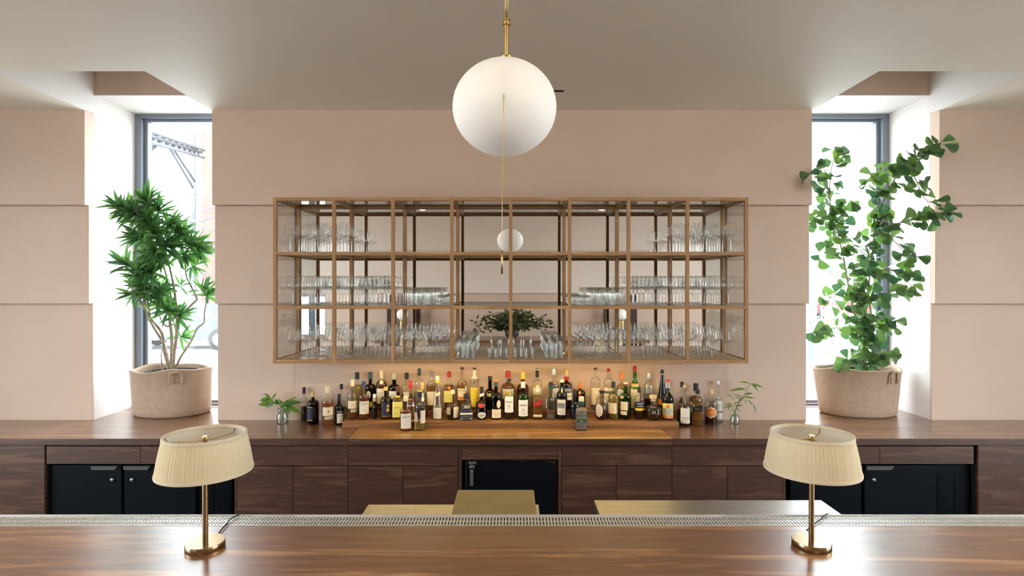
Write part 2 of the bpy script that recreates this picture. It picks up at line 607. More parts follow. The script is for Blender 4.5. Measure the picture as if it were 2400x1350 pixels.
# rear wall, seen only in the mirror
parts = []
wx0, wx1, wz0, wz1 = -3.32, -2.84, 1.06, 1.70
for (x0, x1, z0, z1) in ((-RX - .3, wx0, 0, ZC), (wx1, RX + .3, 0, ZC), (wx0, wx1, 0, wz0), (wx0, wx1, wz1, ZC)):
    parts.append(([(x, y, z) for x in (x0, x1) for y in (BY - .3, BY) for z in (z0, z1)],
                  [(0, 1, 3, 2), (4, 6, 7, 5), (0, 4, 5, 1), (2, 3, 7, 6), (0, 2, 6, 4), (1, 5, 7, 3)]))
v, f = merge(parts)
wall_back = struct(mk('wall_back', v, f, PINK))
box('panel', -RX, RX, BY, BY + .036, ZJ2, ZJ1 - .001, BACKP, wall_back, 0.003)
box('panel', -RX, RX, BY, BY + .072, ZJ1, ZC, BACKP, wall_back, 0.003)
w5 = bpy.data.objects.new('window_5', None)
COL.objects.link(w5)
w5.location = ((wx0 + wx1) / 2, BY - .1, wz0)
ORIG['window_5'] = Vector(w5.location)
struct(w5)
for (x0, x1, z0, z1) in ((wx0, wx0 + .04, wz0, wz1), (wx1 - .04, wx1, wz0, wz1), (wx0 + .04, wx1 - .04, wz0, wz0 + .03), (wx0 + .04, wx1 - .04, wz1 - .03, wz1), ((wx0 + wx1) / 2 - .05, (wx0 + wx1) / 2 + .05, wz0 + .03, wz1 - .03)):
    box('window_frame', x0, x1, BY - .14, BY - .08, z0, z1, WFRAME, w5)
box('window_pane', wx0 + .04, wx1 - .04, BY - .115, BY - .109, wz0 + .03, wz1 - .03, PANE, w5)

# splashback board under the cabinet
struct(box('trim_7', -1.437, 1.41, 3.750, DW3 + .005, ZCT + .0005, HC - .47, PINK, None, 0.002))
# slim slot in the ceiling behind the globe
p = P(1309, 213.5, 3.325)
o = box('ceiling_slot', p.x - .03, p.x + .03, 3.31, 3.335, ZC - .003, ZC + .002, BLACKG)
tag(o, 'thin black slot in the ceiling just right of the white globe pendant', 'slot')

# ------------------------------------------------------------------ back counter
CF = 3.302
CX0, CX1 = -0.963, 0.938
TH = 0.0375


def counter_side(s, xe, label):
    pts = [(xe, CF), (s * 4.5, CF), (s * 4.5, DW3 - .002), (s * (NX1 - .002), DW3 - .002), (s * (NX1 - .002), WD - .002),
           (s * (NX0 + .002), WD - .002), (s * (NX0 + .002), DW3 - .002), (xe, DW3 - .002)]
    o = prism('counter_top', pts, ZCT - TH, ZCT, WAL_M)
    tag(o, label, 'countertop')
    a, b = sorted((xe, s * 4.5))
    box('shaded_edge', a, b, CF - .003, CF - .0001, ZCT - TH, ZCT - .001, WAL_D, o)  # darker strip: shade on the front edge, put into its colour
    return o

counter_side(-1, CX0 - .0008, 'dark walnut countertop running left into the window with the spiky leaved plant')
counter_side(1, CX1 + .0008, 'dark walnut countertop running right into the window with the round leaved plant')
o = box('counter_top', CX0, CX1, CF, 3.749, ZCT - TH, ZCT, WAL_L, None, 0.002)
box('shaded_edge', CX0, CX1, CF - .003, CF - .0001, ZCT - TH, ZCT - .001, WAL_D, o)  # same painted shade along the middle slab's front edge
tag(o, 'lighter, glow-tinted walnut middle countertop in front of the bottle steps', 'countertop')

# bottle steps
T1Y, T1H = 3.538, 0.8603
T2Y, T2H = 3.668, 0.8185
st = thing('bottle_step', (0, T1Y, ZCT), 'two-tier walnut step holding rows of liquor bottles under the glass cabinet', 'display step')
box('lower_tier', -1.067, 1.0486, T1Y, T2Y, ZCT + .0003, HC - T1H, WAL_S, st, 0.002)
box('upper_tier', -1.067, 1.0486, T2Y + .0003, 3.749, ZCT + .0003, HC - T2H, WAL_S, st, 0.002)

# ------------------------------------------------------------------ cabinets below the counter
FD = 3.325


def fx(px):
    return (px - 1200) * FD / F


def fz(py):
    return HC - (py - HZ) * FD / F

ZB = 0.10
TOPZ = ZCT - TH - .0008


def cabinet(px0, pxm, px1, label):
    x0, x1, xm = fx(px0), fx(px1), fx(pxm)
    c = thing('base_cabinet', ((x0 + x1) / 2, FD, 0), label, 'cabinet', 'walnut base cabinets under the back counter')
    g = 0.0016
    box('cabinet_body', x0 + .0005, x1 - .0005, FD + .021, 3.74, 0.0, TOPZ, BLACKG, c)
    box('drawer_front', x0 + g, x1 - g, FD, FD + .02, fz(1091), fz(1044), WAL_D, c, 0.001)
    for a, b in ((x0, xm), (xm, x1)):
        box('door', a + g, b - g, FD, FD + .02, ZB, fz(1092.8), WAL_D, c, 0.001)
    return c

cabinet(555, 686, 816, 'walnut cabinet with one drawer and two doors, beside the left black cooler')
cabinet(816, 945, 1074, 'walnut cabinet with one drawer and two doors, left of the small black fridge')
cabinet(1317, 1445, 1575, 'walnut cabinet with one drawer and two doors, right of the small black fridge')
cabinet(1575, 1705, 1835, 'walnut cabinet with one drawer and two doors, beside the right black cooler')
for (a, b, lb) in ((549, 555, 'narrow walnut end panel beside the left black cooler'), (1835, 1842, 'narrow walnut end panel beside the right black cooler'),
                   (1074, 1082, 'slim walnut upright at the left of the small black fridge'), (1308, 1317, 'slim walnut upright at the right of the small black fridge')):
    o = box('end_panel', fx(a) + .001, fx(b) - .001, FD + .002, 3.74, 0, TOPZ, WAL_D, None, 0.001)
    tag(o, lb, 'panel')
o = box('fascia_panel', fx(1082) + .0005, fx(1308) - .0005, FD + .004, FD + .024, fz(1078), TOPZ, WAL_D, None, 0.001)
tag(o, 'walnut fascia board directly above the small black fridge', 'panel')

for (a, b, lb) in ((-150, 105, 'plain walnut end cabinet left of the left black cooler'), (2292, 2550, 'plain walnut end cabinet right of the right black cooler')):
    c = thing('base_cabinet', ((fx(a) + fx(b)) / 2, FD, 0), lb, 'cabinet')
    box('cabinet_body', fx(a), fx(b), FD + .021, 3.74, 0, TOPZ, BLACKG, c)
    box('door', fx(a) + .002, fx(b) - .002, FD, FD + .02, ZB, fz(1044), WAL_D, c, 0.001)

# small fridge in the middle
fr = thing('small_fridge', (0, FD + .02, 0), 'small black fridge with chrome edges between the walnut cabinets', 'fridge')
x0, x1 = fx(1092), fx(1304)
zt = fz(1080.5)
box('fridge_body', x0, x1, FD + .06, 3.72, 0.02, zt, BLACK, fr)
d = box('fridge_door', x0, x1, FD + .012, FD + .058, 0.05, zt, BLACK, fr, 0.003)
box('door_trim', x0, x1, FD + .008, FD + .013, zt - .004, zt + .001, CHROME, d)
box('door_trim', x1 - .004, x1 + .001, FD + .008, FD + .013, 0.05, zt - .004, CHROME, d)
box('door_trim', x0 - .001, x0 + .001, FD + .008, FD + .013, 0.05, zt - .004, GREYH, d)
# corner brackets and the drop latch
mk('corner_bracket', [(x1 - .062, FD + .007, zt - .004), (x1 - .002, FD + .007, zt - .004), (x1 - .002, FD + .007, zt - .028), (x1 - .046, FD + .007, zt - .012),
                      (x1 - .062, FD + .012, zt - .004), (x1 - .002, FD + .012, zt - .004), (x1 - .002, FD + .012, zt - .028), (x1 - .046, FD + .012, zt - .012)],
   [(0, 3, 2, 1), (4, 5, 6, 7), (0, 1, 5, 4), (1, 2, 6, 5), (2, 3, 7, 6), (3, 0, 4, 7)], BRASSA, d)
lx = fx(1106)
box('latch_plate', lx - .022, lx + .027, FD + .006, FD + .012, zt - .022, zt - .006, GREYH, d, 0.002)
v, f = lathe_vf([(0.0, 0), (.0155, 0), (.0155, .006), (.011, .010), (.007, .006), (.004, .010), (0.0, .010)], 18, cap0=False, cap1=False)
v = [(lx + a, FD + .010 - c, zt - .040 + b) for a, b, c in v]
mk('latch_boss', v, f, CHROME, d, True)
box('latch_handle', lx - .0105, lx + .0085, FD - .006, FD + .004, zt - .145, zt - .055, STEEL, d, 0.002)
box('latch_neck', lx - .0115, lx + .0095, FD - .004, FD + .008, zt - .068, zt - .058, CHROME, d, 0.002)


def cooler(xs, x_doors, vent, side, label):
    """xs: outer px range; x_doors: list of (px0, px1, lock px); vent: px range"""
    c = thing('back_bar_cooler', ((fx(xs[0]) + fx(xs[1])) / 2, FD + .02, 0), label, 'cooler')
    zt = fz(1094)
    box('cooler_body', fx(xs[0]), fx(xs[1]), FD + .075, 3.70, 0.0, zt, BLACK, c)
    for (a, b, lk, ha, hb) in x_doors:
        d = box('cooler_door', fx(a), fx(b), FD + .028, FD + .072, 0.09, zt - .002, BLACK, c, 0.004)
        # recessed grip: a tapered grey lip
        xa, xb = fx(ha), fx(hb)
        za, zb = zt - .003, fz(1104.5)
        mk('door_grip', [(xa, FD + .016, za), (xb, FD + .016, za), (xb - .018 * (1), FD + .020, zb), (xa + .004, FD + .020, zb),
                         (xa, FD + .03, za), (xb, FD + .03, za), (xb - .018, FD + .03, zb), (xa + .004, FD + .03, zb)],
           [(0, 3, 2, 1), (4, 5, 6, 7), (0, 1, 5, 4), (1, 2, 6, 5), (2, 3, 7, 6), (3, 0, 4, 7)], GREYH, d)
        if lk:
            lx = fx(lk)
            v, f = lathe_vf([(0.0, 0), (.0115, 0), (.0115, .005), (.008, .009), (0.0, .009)], 14, cap0=False, cap1=False)
            mk('door_lock', [(lx + p, FD + .029 - r, fz(1128) + q) for p, q, r in v], f, CHROME, d, True)
            box('lock_key_slot', lx - .003, lx + .009, FD + .015, FD + .021, fz(1128) - .003, fz(1128) + .004, STEEL, d)
    g = box('vent_grille', fx(vent[0]), fx(vent[1]), FD + .045, FD + .073, 0.09, zt - .002, BLACK, c)
    z = 0.14
    while z < zt - .05:
        xm = (fx(vent[0]) + fx(vent[1])) / 2
        for (a, b) in ((fx(vent[0]) + .01, xm - .008), (xm + .008, fx(vent[1]) - .01)):
            box('vent_slat', a, b, FD + .038, FD + .046, z, z + .005, BLACK, g)
        z += 0.0125
    return c

cooler((108, 536), [(108, 277, 255, 207, 270), (283, 452, 302, 283, 347)], (455, 535), -1, 'long black two-door cooler under the left walnut counter')
cooler((1857, 2290), [(1857, 2026, None, 1985, 2027), (2033, 2203, 2054, 2036, 2102)], (2207, 2287), 1, 'long black two-door cooler under the right walnut counter')
for (a, b, lb) in ((107, 328, 'walnut drawer front above the left end of the left black cooler'), (328, 549, 'walnut drawer front above the left black cooler, beside the cream lamp shade'),
                   (1842, 2063, 'walnut drawer front above the right black cooler, behind the cream lamp shade'), (2063, 2284, 'walnut drawer front above the far right of the right black cooler')):
    o = box('drawer_front', fx(a) + .0012, fx(b) - .0012, FD + .004, FD + .1, fz(1088), fz(1046.5), WAL_D, None, 0.001)
    tag(o, lb, 'drawer')

# ------------------------------------------------------------------ front bar
HB = 0.846
ZBAR = HC - HB
RB, RF = 2.068, 1.977      # rail back and front depth
bar = thing('bar_counter', (0, 1.5, 0), 'long walnut bar counter with glossy plank top across the foreground', 'bar')
ys = [1.15, 1.42, 1.669, 1.807, 1.942, RF]
for i in range(len(ys) - 1):
    box('board', -2.7, 2.7, ys[i] + .0001, ys[i + 1] - .0001, ZBAR - .045, ZBAR, WAL_B, bar)
box('bar_front', -2.65, 2.65, 1.35, 1.38, 0.0, ZBAR - .045, WAL_D, bar)
box('bar_back', -2.65, 2.65, 1.92, 1.945, 0.0, ZBAR - .045, WAL_D, bar)
rail = thing('drip_rail', (0, 2.02, ZBAR - .05), 'slotted stainless drip rail along the back edge of the bar', 'drip rail')
X2 = 2.7
box('trough', -X2, X2, RF + .002, RB - .002, ZBAR - .05, ZBAR - .035, BLACKG, rail)
box('rail_lip', -X2, X2, RB - .005, RB, ZBAR - .05, ZBAR + .004, STEELR, rail, 0.0015)
box('rail_lip', -X2, X2, RF + .0005, RF + .004, ZBAR - .05, ZBAR + .001, STEELR, rail)
ya = [RF + .004, RF + .013, RF + .041, RF + .0475, RF + .0755, RB - .005]
pitch, slot = 0.01163, 0.0046
gv, gf = [], []


def quad(x0, x1, y0, y1, z=ZBAR - .001):
    k = len(gv)
    gv.extend([(x0, y0, z), (x1, y0, z), (x1, y1, z), (x0, y1, z), (x0, y0, z - .003), (x1, y0, z - .003), (x1, y1, z - .003), (x0, y1, z - .003)])
    gf.extend([(k, k + 1, k + 2, k + 3), (k, k + 4, k + 5, k + 1), (k + 1, k + 5, k + 6, k + 2), (k + 2, k + 6, k + 7, k + 3), (k + 3, k + 7, k + 4, k)])

for (a, b) in ((0, 1), (2, 3), (4, 5)):
    quad(-X2, X2, ya[a], ya[b])
nx = int(2 * X2 / pitch)
for r, off in ((1, 0), (3, 0.0)):
    for i in range(nx):
        xx = -X2 + i * pitch + off
        quad(xx, xx + pitch - slot, ya[r], ya[r + 1])
mk('slotted_plate', gv, gf, STEELR, rail)

# underbar steel behind the bar
def steel_table(name, x0, x1, y0, y1, h, label):
    z = HC - h
    t = thing(name, ((x0 + x1) / 2, (y0 + y1) / 2, 0), label, 'steel shelf')
    box('steel_top', x0, x1, y0, y1, z - .04, z, STEEL, t, 0.003)
    for xx in (x0 + .04, x1 - .04):
        for yy in (y0 + .04, y1 - .04):
            lathe('leg', [(.016, 0), (.016, z - .04)], STEEL, t, 10, at=(xx, yy, 0))
    box('lower_shelf', x0 + .02, x1 - .02, y0 + .02, y1 - .02, .22, .24, STEEL, t)
    return t

steel_table('underbar_shelf', -.655, .121, 2.085, 2.568, 1.0, 'brushed steel underbar shelf partly hidden by the olive cover')
steel_table('underbar_shelf', .381, 1.438, 2.085, 2.619, 1.0, 'wide brushed steel underbar shelf behind the bar on the right')
o = box('bin_cover', -.252, .102, 2.09, 2.615, HC - 1.0 + .0005, HC - .95, OLIVE, None, 0.004)
tag(o, 'flat olive brown cover lying on the steel underbar shelf', 'cover')

# ------------------------------------------------------------------ hanging glass cabinet
GD = 3.363               # front face
GB = 3.745               # mirror
T = 0.0205               # timber size


def gx(px):
    return (px - 1200) * GD / F


def gz(py):
    return HC - (py - HZ) * GD / F

posts = [gx(1197 + (i - 4) * 138.3) for i in range(9)]
ZG1 = gz(462.4)
ZG0 = gz(852)
ZS1 = gz(590)      # top of upper shelf rail
ZS2 = gz(716.5)    # top of lower shelf rail
gcab = thing('glass_cabinet', (0, GB, ZG0), 'long oak-framed wall cabinet with mirror back and rows of glasses', 'cabinet')
x0, x1 = posts[0] - T / 2, posts[-1] + T / 2
for xx in posts:
    box('front_post', xx - T / 2, xx + T / 2, GD, GD + T, ZG0, ZG1, OAKZ, gcab, 0.001)
    box('rear_post', xx - T / 2, xx + T / 2, GB - T, GB - .0005, ZG0 + .0225, ZG1 - .0005, OAKZ, gcab, 0.001)
    box('cross_rail', xx - T / 2, xx + T / 2, GD + T, GB - T, ZG1 - T, ZG1 - .001, OAKY, gcab, 0.001)
    for zt in (ZS1, ZS2):
        box('cross_rail', xx - T / 2, xx + T / 2, GD + T + .0002, GB - T - .0002, zt - T, zt - .0065, OAKY, gcab, 0.001)
for i in range(8):
    a, b = posts[i] + T / 2 + .0002, posts[i + 1] - T / 2 - .0002
    for zt in (ZG1, ZS1, ZS2, ZG0 + .0225):
        box('front_rail', a, b, GD + .0005, GD + T, zt - (T if zt != ZG0 + .0225 else .0225), zt, OAKX, gcab, 0.001)
    box('rear_rail', a, b, GB - T, GB - .0005, ZG1 - T, ZG1 - .0005, OAKX, gcab, 0.001)
    box('glass_top', a, b, GD + T, GB - T, ZG1 - .005, ZG1 - .001, PANE, gcab)
    for zt in (ZS1, ZS2):
        box('rear_rail', a, b, GB - T, GB - .0005, zt - T, zt - .0065, OAKX, gcab, 0.001)
        box('glass_shelf', a, b, GD + T + .0002, GB - .001, zt - .006, zt - .001, SHELFG, gcab)
    box('shelf', a, b, GD + T + .0002, GB - .001, ZG0 + .002, ZG0 + .0215, OAKS, gcab)
for (a, s) in ((posts[0] - .003, -1), (posts[-1] + .003, 1)):
    for (za, zb) in ((ZG0 + .0225, ZS2 - .02), (ZS2, ZS1 - .02), (ZS1, ZG1 - T)):
        box('side_glass', a - .002, a + .002, GD + T, GB - T, za, zb, PANE, gcab)
    for zt in (ZG0 + .0225,):
        box('side_rail', a - T / 2 + .0035, a + T / 2 - .0035, GD + T + .0004, GB - T - .0004, zt - .02, zt, OAKY, gcab)
box('mirror', x0 + .002, x1 - .002, GB, GB + .004, ZG0 + .002, ZG1 - .002, MIRROR, gcab)
# warm light strip under the cabinet
ls = thing('light_strip', (0, 3.50, ZG0 - .02), 'thin warm light strip fixed under the glass cabinet, above the bottles', 'light strip')
box('channel', -1.0, 1.0, 3.49, 3.515, ZG0 - .012, ZG0 - .0005, STEEL, ls)
box('diffuser', -0.98, 0.98, 3.493, 3.512, ZG0 - .0145, ZG0 - .012, LED, ls)

# ------------------------------------------------------------------ glasses in the cabinet
rnd = random.Random(5)


def wine_parts():
    foot = [(.034, 0.0), (.034, .0015), (.020, .003), (.006, .006), (.0035, .010)]
    stem = [(.0034, .010), (.0030, .05), (.0034, .085), (.006, .0925)]
    bowl = [(.0045, .0915), (.018, .0975), (.032, .108), (.0392, .1155), (.0395, .119), (.036, .138), (.0315, .160), (.0270, .182), (.0262, .182), (.0307, .160), (.0352, .138), (.0386, .119), (.0383, .1165), (.031, .1095), (.017, .0995), (.0, .096)]
    return foot, stem, bowl

fo, ste, bo = wine_parts()


def mesh_from(profile, seg, cap0, cap1, mat, name):
    v, f = lathe_vf(profile, seg, cap0=cap0, cap1=cap1)
    me = bpy.data.meshes.new(name)
    me.from_pydata(v, [], f)
    me.polygons.foreach_set('use_smooth', [True] * len(me.polygons))
    me.materials.append(mat)
    return me

me_foot = mesh_from(fo, 18, True, False, WINE, 'foot')
me_stem = mesh_from(ste, 8, False, False, STEM, 'stem')
me_bowl = mesh_from(bo, 20, False, False, WINE, 'bowl')


def place_mesh(name, me, loc, parent=None, rotz=0.0, scale=1.0):
    o = bpy.data.objects.new(name, me)
    COL.objects.link(o)
    if parent is not None:
        o.parent = parent
    o.location = loc
    o.rotation_euler = (0, 0, rotz)
    if scale != 1.0:
        o.scale = (scale,) * 3
    return o


def wine_glass(x, y, z, label, group):
    t = thing('wine_glass', (x, y, z), label, 'wine glass', group)
    place_mesh('foot', me_foot, (0, 0, 0), t)
    place_mesh('stem', me_stem, (0, 0, 0), t)
    place_mesh('bowl', me_bowl, (0, 0, 0), t)


def glass_field(xa, xb, z, label, group, s, rows=5, front=GD + .062):
    """staggered rows from xa to xb (xa is the outer end)"""
    for r in range(rows):
        y = front + r * 0.0695
        x = xa + s * (0.0415 if r % 2 else 0.0)
        while (xb - x) * s >= 0:
            jx = rnd.uniform(-.0012, .0012)
            # keep clear of the rear posts
            if y > GB - T - .042 and min(abs(x - p_) for p_ in posts) < .052 and r == rows - 1:
                pass
            else:
                wine_glass(x + jx, y + rnd.uniform(-.001, .001), z + .0003, label, group)
            x += s * 0.083

PB = ZG0 + .0215
P2 = ZS2 - .001
P1 = ZS1 - .001
glass_field(posts[0] + .085, posts[3] - .045, PB, 'clear stemmed wine glass on the bottom cabinet shelf, left of the tumblers', 'wine glasses on the bottom shelf left', 1)
glass_field(posts[8] - .105, posts[5] + .045, PB, 'clear stemmed wine glass on the bottom cabinet shelf, right of the tumblers', 'wine glasses on the bottom shelf right', -1)
glass_field(posts[0] + .085, posts[2] - .02, P2, 'clear stemmed wine glass on the middle cabinet shelf, left of the tumblers', 'wine glasses on the middle shelf left', 1)
glass_field(posts[8] - .085, posts[6] + .02, P2, 'clear stemmed wine glass on the middle cabinet shelf, right of the tumblers', 'wine glasses on the middle shelf right', -1)
glass_field(posts[0] + .07, posts[1] + .06, P1, 'clear stemmed wine glass at the left end of the top cabinet shelf', 'wine glasses on the top shelf left', 1)
glass_field(posts[8] - .07, posts[7] - .06, P1, 'clear stemmed wine glass at the right end of the top cabinet shelf', 'wine glasses on the top shelf right', -1)


def tumbler_mesh(r, h, name):
    prof = [(r * .86, 0), (r * .90, .003), (r * .90, .012), (r * .93, .016), (r, h * .6), (r, h), (r - .0022, h), (r - .0024, h * .6), (r * .82, .020), (0.0, .016)]
    seg = 24
    v, f = [], []
    for j, (rr, z) in enumerate(prof):
        for i in range(seg):
            t = 2 * pi * i / seg
            k = rr * (1 + (.012 * cos(12 * t) if 2 < j < 5 else 0))
            v.append((k * cos(t), k * sin(t), z))
    for j in range(len(prof) - 1):
        for i in range(seg):
            a, b = j * seg + i, j * seg + (i + 1) % seg
            f.append((a, b, b + seg, a + seg))
    f.append(tuple(range(seg - 1, -1, -1)))
    me = bpy.data.meshes.new(name)
    me.from_pydata(v, [], f)
    me.polygons.foreach_set('use_smooth', [True] * len(me.polygons))
    me.materials.append(TUMB)
    return me

me_tall = tumbler_mesh(.0280, .122, 'tall_tumbler')
me_tall2 = tumbler_mesh(.0328, .108, 'tall_tumbler')
me_short = tumbler_mesh(.0328, .075, 'short_tumbler')
me_short2 = tumbler_mesh(.0312, .062, 'short_tumbler')


def tumblers(name, me, xs, z, rows, dy, label, cat, group, y0=GD + .06):
    for r in range(rows):
        for x in xs:
            o = place_mesh(name, me, (x + rnd.uniform(-.001, .001), y0 + r * dy, z + .0003), None, rnd.uniform(0, 6))
            tag(o, label, cat, group)

tumblers('tall_tumbler', me_tall, [gx(1075.5), gx(1098)], PB, 5, .059, 'tall clear tumbler in the left block on the bottom cabinet shelf', 'tumbler', 'tall tumblers bottom left block')
tumblers('tall_tumbler', me_tall, [gx(1290.5), gx(1313)], PB, 5, .059, 'tall clear tumbler in the right block on the bottom cabinet shelf', 'tumbler', 'tall tumblers bottom right block')
tumblers('short_tumbler', me_short, [gx(1153.5), gx(1180)], PB, 3, .072, 'short clear tumbler left of the centre post on the bottom shelf', 'tumbler', 'short tumblers left of the centre post')
tumblers('short_tumbler', me_short, [gx(1215), gx(1242)], PB, 3, .072, 'short clear tumbler right of the centre post on the bottom shelf', 'tumbler', 'short tumblers right of the centre post')
tumblers('tall_tumbler', me_tall2, [gx(952.5), gx(979), gx(1006)], P2, 4, .071, 'tall clear tumbler on the middle shelf beside the left wine glasses', 'tumbler', 'tall tumblers middle shelf left')
tumblers('tall_tumbler', me_tall2, [gx(1401), gx(1427.5), gx(1454)], P2, 4, .071, 'tall clear tumbler on the middle shelf beside the right wine glasses', 'tumbler', 'tall tumblers middle shelf right')
tumblers('short_tumbler', me_short2, [gx(1033)], P2, 4, .071, 'short clear tumbler on the middle shelf, left of the empty compartments', 'tumbler', 'short tumblers middle shelf left')
tumblers('short_tumbler', me_short2, [gx(1350), gx(1375)], P2, 4, .071, 'short clear tumbler on the middle shelf, right of the empty compartments', 'tumbler', 'short tumblers middle shelf right')

# ------------------------------------------------------------------ bottles
def bglass(name, tint):
    e = tuple(c * 0.45 for c in tint)
    return thin_glass(name, tint, e, 0.05, 0.55, 2.5, 0.04)

BG = {
    'clear': thin_glass('bottle_clear', (0.975, 0.98, 0.97), (0.70, 0.70, 0.66), 0.05, 0.65, 2.6, 0.04),
    'amber': bglass('bottle_amber', (0.62, 0.30, 0.10)),
    'brown': bglass('bottle_brown', (0.13, 0.055, 0.03)),
    'green': bglass('bottle_green', (0.20, 0.62, 0.16)),
    'dkgreen': bglass('bottle_dark_green', (0.035, 0.10, 0.04)),
    'olive': bglass('bottle_olive', (0.52, 0.47, 0.18)),
    'black': M('bottle_black', (0.008, 0.009, 0.011), 0.12),
}


def liquid(name, c):
    return M(name, c, 0.0, 0, trans=0.85, ior=1.2, spec=0.3)

LQ = {
    'dark': liquid('liquid_dark', (0.13, 0.045, 0.02)),
    'amber': liquid('liquid_amber', (0.80, 0.40, 0.10)),
    'red': liquid('liquid_red', (0.62, 0.20, 0.07)),
    'gold': liquid('liquid_gold', (0.93, 0.68, 0.20)),
    'pale': liquid('liquid_pale', (0.90, 0.82, 0.52)),
    'clear': liquid('liquid_clear', (0.93, 0.94, 0.92)),
    'plum': liquid('liquid_plum', (0.09, 0.012, 0.03)),
}
PC = {}
PCOL = {
    'cream': (0.78, 0.66, 0.44), 'white': (0.82, 0.78, 0.70), 'black': (0.012, 0.012, 0.014), 'red': (0.42, 0.02, 0.02),
    'yellow': (0.80, 0.58, 0.05), 'gold': (0.58, 0.40, 0.13), 'blue': (0.03, 0.045, 0.12), 'teal': (0.02, 0.07, 0.08),
    'orange': (0.72, 0.21, 0.03), 'silver': (0.55, 0.54, 0.52), 'brown': (0.10, 0.04, 0.02), 'cork': (0.68, 0.49, 0.26),
    'green': (0.02, 0.08, 0.05), 'tan': (0.48, 0.39, 0.26), 'grey': (0.22, 0.22, 0.23), 'scarlet': (0.65, 0.05, 0.02),
    'lemon': (0.78, 0.66, 0.16), 'ivory': (0.74, 0.69, 0.58), 'navy': (0.02, 0.02, 0.05), 'dkred': (0.20, 0.02, 0.03), 'sage': (0.45, 0.45, 0.38),
}


def paper(c):
    if c not in PC:
        PC[c] = M('paper_' + c, PCOL[c], 0.32 if c in ('silver', 'gold') else 0.55, 0.7 if c == 'silver' else 0.0)
    return PC[c]

# shape: (shoulder start, neck start, neck radius factor, section exponent, base radius factor)
SHAPES = {
    'S': (.60, .74, .34, 2, 1.0), 'L': (.46, .64, .30, 2, 1.0), 'B': (.36, .62, .30, 2, .90), 'C': (.28, .86, .26, 2, 1.0),
    'Q': (.64, .74, .36, 6, 1.0), 'T': (.56, .72, .36, 5, 1.06), 'D': (.46, .64, .30, 2, .86), 'G': (.52, .74, .32, 2, 1.0),
    'H': (.50, .58, .26, 2, 1.0), 'R': (.66, .80, .30, 2, 1.0), 'N': (.40, .66, .32, 2, .95), 'M': (.62, .72, .40, 4, .97),
}


def profile(shape, r, H):
    s, n, k, ex, br = SHAPES[shape]
    rn = max(r * k, .0095) if r > .02 else r * .55
    pr = [(r * br * .90, 0), (r * br, .004)]
    if br < 1:
        pr += [(r, H * s * .55)]
    pr += [(r if br <= 1 else r * .84, H * s)]
    r1 = pr[-1][0]
    for j in range(1, 7):
        t = j / 6
        e = 0.5 - 0.5 * cos(pi * t)
        if shape == 'C':
            e = t ** 0.9
        if shape in ('S', 'R', 'B', 'N', 'D', 'M'):
            e = 1 - sqrt(max(0.0, 1 - t * t)) if j < 6 else 1.0
            e = min(1, e)
        pr.append((r1 + (rn - r1) * e, H * (s + (n - s) * t)))
    pr.append((rn, H * (n + (1 - n) * .5)))
    pr.append((rn, H))
    return pr, rn, ex


def r_at(pr, z):
    for (a, za), (b, zb) in zip(pr, pr[1:]):
        if za <= z <= zb:
            return a + (b - a) * ((z - za) / (zb - za) if zb > za else 0)
    return pr[-1][0]

TXT = {}


def text_geo(s):
    if s not in TXT:
        cu = bpy.data.curves.new('lettering', 'FONT')
        cu.body = s
        cu.size = 1.0
        cu.align_x = 'CENTER'
        cu.resolution_u = 2
        ob = bpy.data.objects.new('lettering', cu)
        COL.objects.link(ob)
        dg = bpy.context.evaluated_depsgraph_get()
        me = ob.evaluated_get(dg).to_mesh()
        v = [tuple(q.co) for q in me.vertices]
        f = [tuple(p.vertices) for p in me.polygons]
        ob.evaluated_get(dg).to_mesh_clear()
        bpy.data.objects.remove(ob)
        bpy.data.curves.remove(cu)
        TXT[s] = (v, f)
    return TXT[s]


def letter(parent, s, ang, z, hgt, rfun, ex, col, width=None):
    v, f = text_geo(s)
    if not v:
        return
    xs = [a[0] for a in v]
    w = max(xs) - min(xs)
    kx = hgt * 1.35
    if width and w * kx > width:
        kx = width / w
    cx = (max(xs) + min(xs)) / 2
    out = []
    for a in v:
        zz = z + (a[1] - .35) * hgt * 1.35
        R = rfun(zz) * 1.03 + .0016
        t = ang + (a[0] - cx) * kx / R - pi / 2
        k = R * sup(t, ex)
        out.append((k * cos(t), k * sin(t), zz))
    mk('lettering', out, f, paper(col), parent, local=True)


def patch(name, parent, a0, a1, z0, z1, rfun, ex, mat, slant=0.0, outline='rect', lift=0.0):
    """label wrapped round the bottle between angles a0..a1 (0 = towards the camera)"""
    nx_, nz_ = 10, 6
    v, f = [], []
    idx = {}
    for j in range(nz_ + 1):
        for i in range(nx_ + 1):
            u, w = i / nx_, j / nz_
            if outline == 'oval':
                q = w * 2 - 1
                half = sqrt(max(0, 1 - q * q))
                u = .5 + (u - .5) * max(half, .02)
            if outline == 'hex':
                q = abs(w * 2 - 1)
                u = .5 + (u - .5) * (1.0 if q < .55 else max(1 - (q - .55) / .45, .02))
            if outline == 'taper':
                u = .5 + (u - .5) * (1.0 if w > .45 else .45 + .55 * w / .45)
            t = a0 + (a1 - a0) * u
            z = z0 + (z1 - z0) * w + slant * (u - .5)
            R = rfun(z) * 1.018 + .0003 + lift
            tt = t - pi / 2
            k = R * sup(tt, ex)
            v.append((k * cos(tt), k * sin(tt), z))
    for j in range(nz_):
        for i in range(nx_):
            a = j * (nx_ + 1) + i
            f.append((a, a + 1, a + nx_ + 2, a + nx_ + 1))
    return mk(name, v, f, mat, parent, True, local=True)


